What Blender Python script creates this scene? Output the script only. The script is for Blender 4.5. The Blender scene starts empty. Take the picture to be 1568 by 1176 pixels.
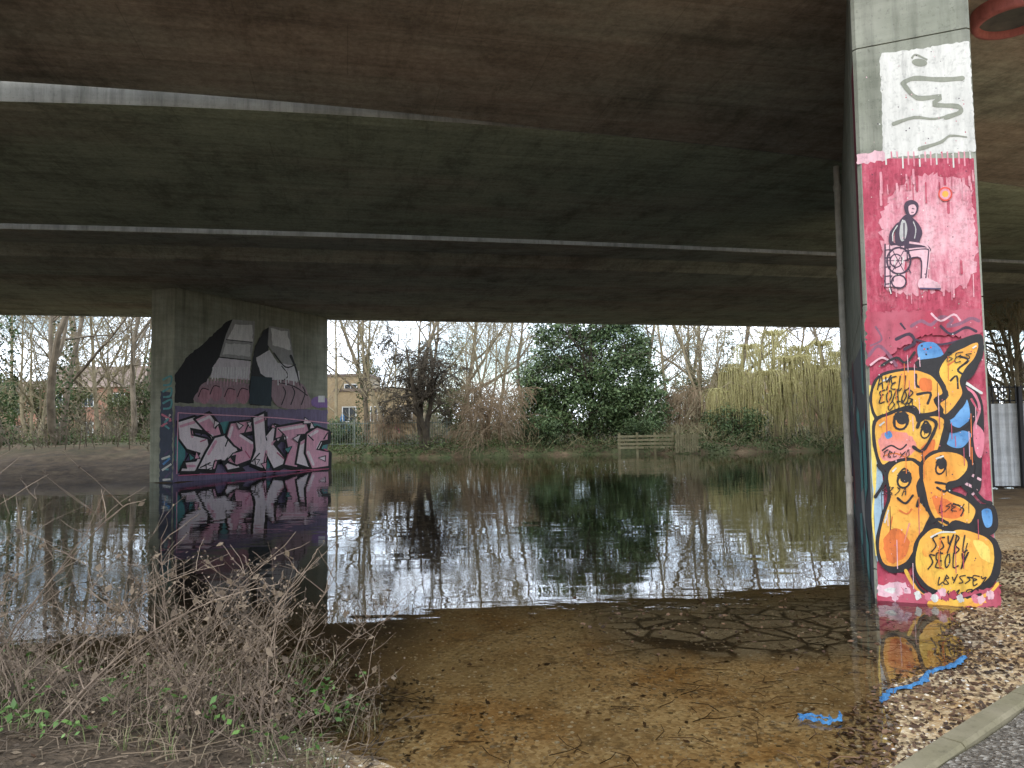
import bpy, math, random
import numpy as np
from mathutils import Vector, Matrix, noise as mnoise
from mathutils.geometry import tessellate_polygon
S=bpy.context.scene
S.view_settings.view_transform='Standard'
try: S.view_settings.look='None'
except: pass
S.view_settings.exposure=0
COL=S.collection
# ------------------------------------------------------------------ camera
FPX=1150.0
PITCH=math.radians(3.2); ROLL=math.radians(-0.86)
camd=bpy.data.cameras.new('camera'); cam=bpy.data.objects.new('camera',camd); COL.objects.link(cam)
camd.sensor_width=36; camd.lens=36*FPX/1568; camd.clip_start=0.05; camd.clip_end=3000
M=Matrix.Translation((0,0,1.6))@Matrix.Rotation(math.radians(90)+PITCH,4,'X')@Matrix.Rotation(ROLL,4,'Z')
cam.matrix_world=M; S.camera=cam
R3=M.to_3x3()
def wall_point(px,py,p0,n):
    """rectify a measured photo position onto a wall plane"""
    d=R3@Vector((px-784,588-py,-FPX)); o=Vector((0,0,1.6))
    t=(Vector(p0)-o).dot(n)/d.dot(n)
    return o+d*t
# ------------------------------------------------------------------ material helpers
def newmat(name):
    m=bpy.data.materials.new(name); m.use_nodes=True
    nt=m.node_tree; b=nt.nodes['Principled BSDF']; b.inputs['Specular IOR Level'].default_value=0.3
    return m,nt,b
def N(nt,t,**k):
    n=nt.nodes.new(t)
    for a,v in k.items(): setattr(n,a,v)
    return n
def coords(nt,scale=(1,1,1),rot=(0,0,0)):
    g=N(nt,'ShaderNodeNewGeometry'); mp=N(nt,'ShaderNodeMapping')
    mp.inputs['Scale'].default_value=scale
    mr=N(nt,'ShaderNodeMapping'); mr.inputs['Rotation'].default_value=rot
    nt.links.new(g.outputs['Position'],mr.inputs['Vector']); nt.links.new(mr.outputs[0],mp.inputs['Vector'])
    return mp.outputs[0]
def noise(nt,vec,scale,detail=6,rough=0.6):
    n=N(nt,'ShaderNodeTexNoise'); n.inputs['Scale'].default_value=scale; n.inputs['Detail'].default_value=detail
    n.inputs['Roughness'].default_value=rough; nt.links.new(vec,n.inputs['Vector']); return n.outputs['Fac']
def ramp(nt,fac,stops):
    r=N(nt,'ShaderNodeValToRGB'); e=r.color_ramp.elements
    while len(e)<len(stops): e.new(0.5)
    for i,(p,c) in enumerate(stops):
        e[i].position=p; e[i].color=(c[0],c[1],c[2],1) if not isinstance(c,(int,float)) else (c,c,c,1)
    nt.links.new(fac,r.inputs['Fac']); return r.outputs['Color']
def mix(nt,a,b,fac,mode='MIX'):
    m=N(nt,'ShaderNodeMix',data_type='RGBA',blend_type=mode)
    for s,v in ((0,fac),(6,a),(7,b)):
        if hasattr(v,'is_output'): nt.links.new(v,m.inputs[s])
        elif isinstance(v,(int,float)): m.inputs[s].default_value=v
        else: m.inputs[s].default_value=(v[0],v[1],v[2],1)
    return m.outputs[2]
def mathn(nt,op,a,b):
    n=N(nt,'ShaderNodeMath',operation=op)
    for i,v in ((0,a),(1,b)):
        if hasattr(v,'is_output'): nt.links.new(v,n.inputs[i])
        else: n.inputs[i].default_value=v
    return n.outputs[0]
def bump(nt,b,h,strength=0.3,dist=0.02):
    n=N(nt,'ShaderNodeBump'); n.inputs['Strength'].default_value=strength; n.inputs['Distance'].default_value=dist
    nt.links.new(h,n.inputs['Height']); nt.links.new(n.outputs[0],b.inputs['Normal']); return n
def sepz(nt):
    g=N(nt,'ShaderNodeNewGeometry'); s=N(nt,'ShaderNodeSeparateXYZ'); nt.links.new(g.outputs['Position'],s.inputs[0]); return s.outputs
def maprange(nt,v,a,b,c=0,d=1):
    m=N(nt,'ShaderNodeMapRange'); nt.links.new(v,m.inputs[0])
    for i,x in enumerate((a,b,c,d)): m.inputs[i+1].default_value=x
    return m.outputs[0]
def mat_var(name,c1,c2,scale=3,rough=0.85,bs=0.2,det=6):
    m,nt,b=newmat(name); v=coords(nt); f=noise(nt,v,scale,det)
    nt.links.new(ramp(nt,f,[(0.3,c1),(0.7,c2)]),b.inputs['Base Color']); b.inputs['Roughness'].default_value=rough
    if bs: bump(nt,b,noise(nt,v,scale*8,4),bs,0.01)
    return m
def mat_leaf(name,cols,rough=0.7):
    m,nt,b=newmat(name); g=N(nt,'ShaderNodeNewGeometry')
    st=[(i/max(1,len(cols)-1),c) for i,c in enumerate(cols)]
    c=ramp(nt,g.outputs['Random Per Island'],st)
    v=coords(nt); f=noise(nt,v,0.7,3)
    c=mix(nt,c,ramp(nt,f,[(0.35,0.5),(0.65,1.0)]),1.0,'MULTIPLY')
    nt.links.new(c,b.inputs['Base Color']); b.inputs['Roughness'].default_value=rough
    return m
PAINT=0.84
def mat_paint(name,c,var=0.25,rough=0.6,c2=None):
    m,nt,b=newmat(name); c=[x*PAINT for x in c]
    v=coords(nt,(6,6,1.2)); f=noise(nt,v,2.0,8,0.7)
    lo=[x*(1-var) for x in c]; hi=[min(0.95,x*(1+var*0.4)) for x in c]
    col=ramp(nt,f,[(0.3,lo),(0.65,hi)])
    if c2: col=mix(nt,col,[x*PAINT for x in c2],ramp(nt,noise(nt,coords(nt),2.6,3,0.5),[(0.42,0.0),(0.60,1.0)]))
    v2=coords(nt); f2=noise(nt,v2,25,5,0.7)
    col=mix(nt,col,ramp(nt,f2,[(0.27,0.5),(0.47,1.0)]),0.7,'MULTIPLY')
    f3=noise(nt,coords(nt,(3,3,.6)),3.0,7,0.75); col=mix(nt,col,ramp(nt,f3,[(0.30,0.55),(0.46,1.0)]),0.7,'MULTIPLY')
    nt.links.new(col,b.inputs['Base Color']); b.inputs['Roughness'].default_value=rough
    bump(nt,b,f2,0.2,0.004)
    return m
def mat_soffit(name,brown,green,bias):
    m,nt,b=newmat(name); a=-math.radians(12.3)
    v=coords(nt,(0.16,0.5,1),(0,0,a)); f=noise(nt,v,0.8,8,0.65)
    c=ramp(nt,f,[(0.36+bias,brown),(0.58+bias,green)])
    v3=coords(nt,(0.35,6,1),(0,0,a)); f3=noise(nt,v3,1.0,6,0.72)
    c=mix(nt,c,ramp(nt,f3,[(0.3,0.70),(0.7,1.14)]),1.0,'MULTIPLY')
    v2=coords(nt); f2=noise(nt,v2,0.9,9,0.75)
    c=mix(nt,c,ramp(nt,f2,[(0.32,0.5),(0.5,1.0),(0.72,1.3)]),0.9,'MULTIPLY')
    f4=noise(nt,coords(nt,(1,3,1),(0,0,a)),2.2,8,0.85)
    c=mix(nt,c,(0.58,0.58,0.52),ramp(nt,f4,[(0.59,0.0),(0.76,0.65)]))
    f7=noise(nt,coords(nt,(2.2,0.5,1),(0,0,a)),0.9,7,0.8); c=mix(nt,c,ramp(nt,f7,[(0.34,0.6),(0.5,1.0)]),0.8,'MULTIPLY')
    f6=noise(nt,v2,14,6,0.8); c=mix(nt,c,ramp(nt,f6,[(0.3,0.66),(0.6,1.14)]),0.9,'MULTIPLY')
    w=N(nt,'ShaderNodeTexBrick'); w.inputs['Scale'].default_value=1.0; w.inputs['Brick Width'].default_value=2.4; w.inputs['Row Height'].default_value=1.2
    w.inputs['Mortar Size'].default_value=0.007; w.inputs['Color1'].default_value=(1,1,1,1); w.inputs['Color2'].default_value=(0.88,0.88,0.88,1); w.inputs['Mortar'].default_value=(0.66,0.66,0.66,1)
    nt.links.new(coords(nt,(1,1,1),(0,0,a)),w.inputs['Vector'])
    c=mix(nt,c,w.outputs['Color'],0.7,'MULTIPLY')
    nt.links.new(c,b.inputs['Base Color']); b.inputs['Roughness'].default_value=0.9
    bump(nt,b,f6,0.3,0.01); return m
M_sofA=mat_soffit('soffit_brown',(0.40,0.325,0.26),(0.39,0.38,0.31),0.05)
M_sofB=mat_soffit('soffit_green',(0.43,0.39,0.30),(0.42,0.47,0.34),-0.06)
M_sofC=mat_soffit('soffit_mixed',(0.42,0.36,0.28),(0.44,0.46,0.36),-0.02)
def mat_conc(name,c1,c2,streak=0.5):
    m,nt,b=newmat(name)
    v=coords(nt); f=noise(nt,v,1.6,8,0.65); c=ramp(nt,f,[(0.3,c1),(0.7,c2)])
    vs=coords(nt,(5,5,0.35)); fs=noise(nt,vs,1.2,6,0.7)
    c=mix(nt,c,ramp(nt,fs,[(0.3,0.45),(0.55,1.0)]),streak,'MULTIPLY')
    vh=coords(nt,(0.6,0.6,9)); fh=noise(nt,vh,1.0,3,0.6)
    c=mix(nt,c,ramp(nt,fh,[(0.3,0.8),(0.7,1.1)]),0.7,'MULTIPLY')
    f2=noise(nt,v,30,4,0.7); c=mix(nt,c,ramp(nt,f2,[(0.28,0.5),(0.44,1.0)]),0.6,'MULTIPLY')
    nt.links.new(c,b.inputs['Base Color']); b.inputs['Roughness'].default_value=0.9
    bump(nt,b,f2,0.3,0.006); return m
M_conc=mat_conc('pier_concrete',(0.19,0.20,0.155),(0.31,0.315,0.26),0.7)
M_concg=mat_conc('pier_concrete_green',(0.25,0.26,0.19),(0.40,0.40,0.31),0.7)
M_fascia=mat_conc('fascia_concrete',(0.24,0.235,0.20),(0.42,0.41,0.37),0.9)
# ------------------------------------------------------------------ mesh builder
class MB:
    def __init__(s): s.v=[]; s.f=[]; s.m=[]
    def add(s,vs,fs,mat=0):
        o=len(s.v); s.v.extend([tuple(p) for p in vs]); s.f.extend([tuple(i+o for i in f) for f in fs]); s.m.extend([mat]*len(fs))
    def box(s,c,sz,mat=0,rz=0.0):
        x,y,z=[q/2 for q in sz]; cr,sr=math.cos(rz),math.sin(rz)
        vs=[]
        for dx,dy,dz in ((-x,-y,-z),(x,-y,-z),(x,y,-z),(-x,y,-z),(-x,-y,z),(x,-y,z),(x,y,z),(-x,y,z)):
            vs.append((c[0]+dx*cr-dy*sr,c[1]+dx*sr+dy*cr,c[2]+dz))
        s.add(vs,[(0,3,2,1),(4,5,6,7),(0,1,5,4),(1,2,6,5),(2,3,7,6),(3,0,4,7)],mat)
    def tube(s,pts,rad,sides=4,mat=0):
        n=len(pts); vs=[]; o=len(s.v)
        for i in range(n):
            a=pts[max(0,i-1)]; b=pts[min(n-1,i+1)]
            tx,ty,tz=b[0]-a[0],b[1]-a[1],b[2]-a[2]; l=math.sqrt(tx*tx+ty*ty+tz*tz) or 1; tx/=l;ty/=l;tz/=l
            if abs(tz)<0.9: ux,uy,uz=-ty,tx,0.0
            else: ux,uy,uz=0.0,-tz,ty
            l=math.sqrt(ux*ux+uy*uy+uz*uz) or 1; ux/=l;uy/=l;uz/=l
            wx,wy,wz=ty*uz-tz*uy,tz*ux-tx*uz,tx*uy-ty*ux
            r=rad[i]; p=pts[i]
            for k in range(sides):
                an=2*math.pi*k/sides; c_,s_=math.cos(an)*r,math.sin(an)*r
                vs.append((p[0]+ux*c_+wx*s_,p[1]+uy*c_+wy*s_,p[2]+uz*c_+wz*s_))
        s.v.extend(vs)
        for i in range(n-1):
            for k in range(sides):
                k2=(k+1)%sides
                s.f.append((o+i*sides+k,o+i*sides+k2,o+(i+1)*sides+k2,o+(i+1)*sides+k)); s.m.append(mat)
    def quads(s,cs,size,rng,mat=0,flat=0.0,asp=0.6):
        cs=np.asarray(cs,float); n=len(cs)
        if n==0: return
        a=rng.normal(size=(n,3)); a[:,2]*=(1-flat); a/=np.linalg.norm(a,axis=1)[:,None]+1e-9
        b=rng.normal(size=(n,3)); b[:,2]*=(1-flat); b-=a*(a*b).sum(1)[:,None]; b/=np.linalg.norm(b,axis=1)[:,None]+1e-9
        sz=size*(0.6+0.8*rng.random(n))[:,None]
        a=a*sz*0.5; b=b*sz*0.5*asp
        P=np.stack([cs-a,cs+b*0.9-a*0.1,cs+a,cs-b*0.9-a*0.1],1).reshape(-1,3)
        o=len(s.v); s.v.extend(map(tuple,P.tolist()))
        s.f.extend([(o+4*i,o+4*i+1,o+4*i+2,o+4*i+3) for i in range(n)]); s.m.extend([mat]*n)
    def mesh(s,name,mats,smooth=False):
        me=bpy.data.meshes.new(name); me.from_pydata(s.v,[],s.f)
        for m in mats: me.materials.append(m)
        me.polygons.foreach_set('material_index',s.m)
        if smooth: me.polygons.foreach_set('use_smooth',[True]*len(s.f))
        me.update(); return me
    def obj(s,name,mats,smooth=False,parent=None):
        ob=bpy.data.objects.new(name,s.mesh(name,mats,smooth)); COL.objects.link(ob)
        if parent: ob.parent=parent
        return ob
def empty(name,loc=(0,0,0)):
    e=bpy.data.objects.new(name,None); COL.objects.link(e); e.location=loc; e.empty_display_size=0.3; return e
# ------------------------------------------------------------------ world + sun
w=bpy.data.worlds.new('World'); S.world=w; w.use_nodes=True; nt=w.node_tree
bg=nt.nodes['Background']; sky=N(nt,'ShaderNodeTexSky',sky_type='NISHITA'); sky.sun_disc=False
SUN_EL=math.radians(32); SUN_AZ=math.radians(205)
sky.sun_elevation=SUN_EL; sky.sun_rotation=SUN_AZ; sky.dust_density=0.6
tc=N(nt,'ShaderNodeTexCoord'); mp=N(nt,'ShaderNodeMapping'); mp.inputs['Scale'].default_value=(1,1,3.0)
nt.links.new(tc.outputs['Generated'],mp.inputs['Vector'])
f=noise(nt,mp.outputs[0],2.6,8,0.6); cl=ramp(nt,f,[(0.40,0.12),(0.56,1.0)])
c=mix(nt,sky.outputs[0],(21,23,26),cl)
nt.links.new(c,bg.inputs['Color']); bg.inputs['Strength'].default_value=0.15
sd=bpy.data.lights.new('sun','SUN'); sd.energy=1.5; sd.angle=math.radians(12); sd.color=(1,0.965,0.91)
so=bpy.data.objects.new('sun',sd); COL.objects.link(so)
dv=Vector((math.sin(SUN_AZ)*math.cos(SUN_EL),math.cos(SUN_AZ)*math.cos(SUN_EL),math.sin(SUN_EL)))
so.rotation_euler=dv.to_track_quat('Z','Y').to_euler(); so.location=(0,-10,30)
# ------------------------------------------------------------------ terrain
def xr(y): return np.interp(y,[-10,3.3,4.3,5.0,5.8,6.6,10,15,20,36,40.5],[1.0,1.35,2.0,2.7,3.4,4.0,5.9,9.0,12.5,18.0,30])
def gz(x,y):
    x=np.asarray(x,float); y=np.asarray(y,float)
    bed=-(0.022+0.012*np.clip(y-3.2,0,3))-0.14*np.clip(y-6.9,0,6)
    dr=x-xr(y); r=np.where(dr>0,0.055*dr,0.05*dr); r=np.minimum(r,0.22)
    dl=(3.75+(-0.75-x)*0.62)-y; l=np.clip(0.16*dl,-3,0.25)
    bk=np.clip(0.06*(2.2-y),-3,0.2)
    lb=np.clip(0.13*np.minimum(y-23.6-.6*np.sin(x*.8),-(x+10.2)*1.4),-3,1.05)
    fb=0.5*(y-(40.2+0.03*x+0.5*np.sin(x*0.5)+.2*np.sin(x*1.9))); fb=np.where(fb>0.45,0.45+np.clip((fb-0.45)*0.12,0,0.6),fb)
    return np.maximum.reduce([bed,r,l,bk,lb,fb])
def gzn(x,y):
    z=float(gz(x,y)); v=mnoise.noise(Vector((x*0.9,y*0.9,0)))*0.022+mnoise.noise(Vector((x*3.1,y*3.1,5)))*0.008
    if y>15: v*=5
    return z+v
def axis(lo,hi,fine_lo,fine_hi,step,grow=1.13):
    a=list(np.arange(fine_lo,fine_hi+1e-6,step)); s=step
    while a[-1]<hi: s*=grow; a.append(a[-1]+s)
    s=step
    while a[0]>lo: s*=grow; a.insert(0,a[0]-s)
    return a
xs=axis(-900,900,-5,6,0.09,1.05); ys=axis(-300,1500,2.8,8.5,0.08,1.035)
V=[(x,y,gzn(x,y)) for y in ys for x in xs]; nx=len(xs)
F=[(j*nx+i,j*nx+i+1,(j+1)*nx+i+1,(j+1)*nx+i) for j in range(len(ys)-1) for i in range(nx-1)]
me=bpy.data.meshes.new('ground'); me.from_pydata(V,[],F); me.polygons.foreach_set('use_smooth',[True]*len(F)); me.update()
ground=bpy.data.objects.new('ground',me); COL.objects.link(ground)
m,nt,b=newmat('ground_mat'); P=sepz(nt); v=coords(nt)
vor=N(nt,'ShaderNodeTexVoronoi'); vor.inputs['Scale'].default_value=46; nt.links.new(v,vor.inputs['Vector'])
peb=ramp(nt,vor.outputs['Color'],[(0.0,(0.20,0.15,0.10)),(0.4,(0.44,0.35,0.23)),(0.8,(0.58,0.50,0.37)),(1.0,(0.78,0.74,0.65))])
f1=noise(nt,v,1.3,7,0.65)
grav=mix(nt,peb,ramp(nt,f1,[(0.34,(0.72,0.52,0.30)),(0.56,(1.0,0.93,0.8))]),1.0,'MULTIPLY')
lf=noise(nt,v,9,6,0.75); grav=mix(nt,grav,(0.08,0.055,0.035),ramp(nt,lf,[(0.54,0.0),(0.64,0.8)]))
f5=noise(nt,v,0.7,5,0.6); grav=mix(nt,grav,(0.22,0.15,0.075),ramp(nt,f5,[(0.48,0.0),(0.68,0.7)]))
mud=ramp(nt,f1,[(0.3,(0.15,0.115,0.05)),(0.7,(0.25,0.19,0.095))])
nz=mathn(nt,'ADD',mathn(nt,'MULTIPLY',f5,0.10),P[2]); nz=mathn(nt,'ADD',nz,mathn(nt,'MULTIPLY',P[0],0.012))
c=mix(nt,grav,mud,maprange(nt,nz,0.02,-0.06,0,0.85))
c=mix(nt,c,ramp(nt,lf,[(0.35,(0.035,0.025,0.015)),(0.65,(0.12,0.085,0.055))]),maprange(nt,mathn(nt,'ADD',P[0],mathn(nt,'MULTIPLY',f5,0.8)),-0.1,-0.7,0,1))
c=mix(nt,c,(0.035,0.028,0.013),maprange(nt,P[2],-0.10,-0.5,0,1))  # deeper bed darkened in colour, standing in for light absorbed by the water
v2d=coords(nt,(1,1.25,0)); 
crk=N(nt,'ShaderNodeTexVoronoi',feature='DISTANCE_TO_EDGE'); crk.inputs['Scale'].default_value=3.0; nt.links.new(v2d,crk.inputs['Vector'])
crc=N(nt,'ShaderNodeTexVoronoi'); crc.inputs['Scale'].default_value=3.0; nt.links.new(v2d,crc.inputs['Vector'])
slab=mix(nt,ramp(nt,crc.outputs['Color'],[(0.0,(0.20,0.17,0.13)),(1.0,(0.40,0.36,0.29))]),(0.02,0.015,0.01),ramp(nt,crk.outputs['Distance'],[(0.035,1.0),(0.09,0.0)]))
slab=mix(nt,slab,ramp(nt,lf,[(0.4,0.6),(0.6,1.1)]),0.7,'MULTIPLY')
msk=mathn(nt,'MULTIPLY',maprange(nt,P[1],5.2,5.5),maprange(nt,P[1],7.6,7.0)); msk=mathn(nt,'MULTIPLY',msk,mathn(nt,'MULTIPLY',maprange(nt,P[0],0.4,0.9),maprange(nt,P[0],3.6,3.3)))
msk=mathn(nt,'MULTIPLY',msk,ramp(nt,f5,[(0.34,0.5),(0.46,1.0)]))
c=mix(nt,c,slab,mathn(nt,'MULTIPLY',msk,0.9))
earth=ramp(nt,noise(nt,v,1.8,9,0.75),[(0.34,(0.055,0.036,0.02)),(0.52,(0.14,0.092,0.05)),(0.70,(0.26,0.185,0.105))])
c=mix(nt,c,earth,maprange(nt,P[1],8,16))
fg=noise(nt,v,0.8,7,0.7)
grs=ramp(nt,noise(nt,v,6,5,0.7),[(0.3,(0.04,0.05,0.018)),(0.7,(0.12,0.13,0.05))])
c=mix(nt,c,grs,mathn(nt,'MULTIPLY',ramp(nt,fg,[(0.42,0.0),(0.56,1.0)]),maprange(nt,P[1],27,36)))
nt.links.new(c,b.inputs['Base Color']); b.inputs['Roughness'].default_value=0.85
bump(nt,b,mathn(nt,'ADD',vor.outputs['Distance'],lf),0.6,0.012); me.materials.append(m)
# ------------------------------------------------------------------ water
mb=MB(); mb.add([(-60,-1,0),(60,-1,0),(60,60,0),(-60,60,0)],[(0,1,2,3)])
m=bpy.data.materials.new('water_mat'); m.use_nodes=True; nt=m.node_tree; nt.nodes.clear()
out=N(nt,'ShaderNodeOutputMaterial'); ms=N(nt,'ShaderNodeMixShader'); tr=N(nt,'ShaderNodeBsdfTransparent'); gl=N(nt,'ShaderNodeBsdfGlossy'); fr=N(nt,'ShaderNodeFresnel')
tr.inputs['Color'].default_value=(0.90,0.82,0.66,1); gl.inputs['Roughness'].default_value=0.01; gl.inputs['Color'].default_value=(0.93,0.95,0.98,1); fr.inputs['IOR'].default_value=1.5
v=coords(nt,(1,2.2,1)); n1=noise(nt,v,1.0,2,0.4); n2=noise(nt,v,8,2,0.5)
pt=noise(nt,coords(nt,(0.35,1.0,1)),0.45,3,0.5); pr=ramp(nt,pt,[(0.48,0.05),(0.64,1.0)])
m2=mathn(nt,'ADD',mathn(nt,'MULTIPLY',mathn(nt,'MULTIPLY',n2,pr),0.3),n1)
bp=N(nt,'ShaderNodeBump'); bp.inputs['Strength'].default_value=0.35; bp.inputs['Distance'].default_value=0.010; nt.links.new(m2,bp.inputs['Height'])
nt.links.new(bp.outputs[0],gl.inputs['Normal']); nt.links.new(bp.outputs[0],fr.inputs['Normal'])
nt.links.new(fr.outputs[0],ms.inputs[0]); nt.links.new(tr.outputs[0],ms.inputs[1]); nt.links.new(gl.outputs[0],ms.inputs[2]); nt.links.new(ms.outputs[0],out.inputs['Surface'])
mb.obj('water',[m])
# ------------------------------------------------------------------ bridge decks
HS=6.1
def L1(X):
    Xc=min(max(X,-9),8); D=9.95+.171*(Xc+6.88)+.0109*(Xc+6.88)*(Xc-.72)
    sl=.171+.0109*(2*Xc+6.16); return D+sl*0.9*(X-Xc)
def L1a(X):
    g=0.0 if X>0.9 else min(1.6,(0.9-X)*0.080)
    return L1(X)-0.035-g
def L2(X):
    Xc=min(max(X,-12),10); D=16.28+.176*(Xc+11.2)+.0025*(Xc+11.2)*(Xc-.05); return D+(.22)*(X-Xc)
def L3(X): return 32.2+.222*X
def L0(X): return 5.6+.222*X
bridge=empty('road_bridge')
XS=list(np.concatenate([np.linspace(-80,-12,18),np.linspace(-11,11,56),np.linspace(12,80,18)]))
def deck(name,f0,f1,prof,mat,top=6.8):
    mb=MB(); K=len(prof); V=[]
    for X in XS:
        a,b_=f0(X),f1(X)
        for t,dz in prof: V.append((X,a+(b_-a)*t,HS+dz))
        V.append((X,b_,top)); V.append((X,a,top))
    n=K+2; Fs=[];Ms=[]
    for i in range(len(XS)-1):
        for k in range(n):
            k2=(k+1)%n
            Fs.append((i*n+k,i*n+k2,(i+1)*n+k2,(i+1)*n+k))
            Ms.append(0 if k<K-1 else 1)
    mb.v=V; mb.f=Fs; mb.m=Ms
    return mb.obj(name,[mat,M_fascia],parent=bridge)
gap=lambda X:L2(X)-0.32-0.006*max(-10,min(10,-X))
deck('deck_near',L0,L1a,[(0,0),(0.03,-0.02),(0.6,0.03),(1,0)],M_sofA)
deck('deck_middle',L1,gap,[(0,0),(0.04,-0.015),(0.55,0.06),(1,0.02)],M_sofB)
deck('deck_far',L2,L3,[(0,0),(0.01,-0.01),(0.15,0.18),(0.19,-0.05),(0.34,-0.12),(0.36,-0.01),(0.985,0),(0.99,-0.06),(1,-0.06)],M_sofC)
mb=MB()
for f_,o in ((L3,-0.15),(L0,0.15)):
    V=[]
    for X in XS:
        y=f_(X)+o
        V+= [(X,y-0.12,6.805),(X,y+0.12,6.805),(X,y+0.12,7.7),(X,y-0.12,7.7)]
    mb.add(V,[(i*4+k,i*4+(k+1)%4,(i+1)*4+(k+1)%4,(i+1)*4+k) for i in range(len(XS)-1) for k in range(4)])
mb.obj('parapets',[M_conc],parent=bridge)
# ------------------------------------------------------------------ piers
DIRA=math.radians(23.2); DL=Vector((math.sin(DIRA),math.cos(DIRA),0)); DW=Vector((math.cos(DIRA),-math.sin(DIRA),0))
def pier(name,corner,width,length,side,mats,joints):
    c0=Vector(corner); e=DW*width*side; lv=DL*length
    mb=MB(); zs=[-1.5]+joints+[HS+0.03]; ch=0.03
    for i in range(len(zs)-1):
        z0,z1=zs[i],zs[i+1]-(0.012 if i<len(zs)-2 else 0)
        P=[c0+e.normalized()*ch,c0+e-e.normalized()*ch,c0+e+DL*ch,c0+e+lv-DL*ch,c0+e+lv-e.normalized()*ch,c0+lv+e.normalized()*ch,c0+lv-DL*ch,c0+DL*ch]
        if side<0: P=P[::-1]
        V=[(p.x,p.y,z0) for p in P]+[(p.x,p.y,z1) for p in P]
        mb.add(V,[(k,(k+1)%8,(k+1)%8+8,k+8) for k in range(8)]+[tuple(range(8))[::-1],tuple(range(8,16))],0)
        if i<len(zs)-2:
            Q=[Vector((p.x,p.y,0)) for p in P]; cen=sum(Q,Vector())/8
            V=[]
            for z in (z1-0.002,zs[i+1]+0.002):
                for p in Q:
                    d=(cen-p); s=d.dot(DL); s2=d.dot(DW)
                    q=p+DL*(0.015 if s>0 else -0.015)+DW*(0.015 if s2>0 else -0.015); V.append((q.x,q.y,z))
            mb.add(V,[(k,(k+1)%8,(k+1)%8+8,k+8) for k in range(8)],0)
    return mb.obj(name,mats)
NPc=Vector((3.23,6.84,0)); NPw=0.95
near_pier=pier('graffiti_pier',NPc,NPw,9.97,1,[M_conc],[0.27,2.67,5.07])
LPc=Vector((-10.52,23.3,0)); 
far_pier=pier('mural_pier',LPc,1.0,7.75,-1,[M_concg],[0.9,2.9,4.9])
mb=MB(); pp=NPc+DL*6.7-DW*0.09
mb.tube([(pp.x,pp.y,HS),(pp.x,pp.y,3.2),(pp.x,pp.y,-0.3)],[0.055,0.055,0.055],10,0)
for z in (0.6,2.4,4.2,5.7): mb.tube([(pp.x,pp.y,z-0.05),(pp.x,pp.y,z+0.05)],[0.07,0.07],10,0)
mb.obj('drain_pipe',[mat_var('pipe',(0.35,0.33,0.28),(0.6,0.57,0.5),4)],True)
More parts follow.
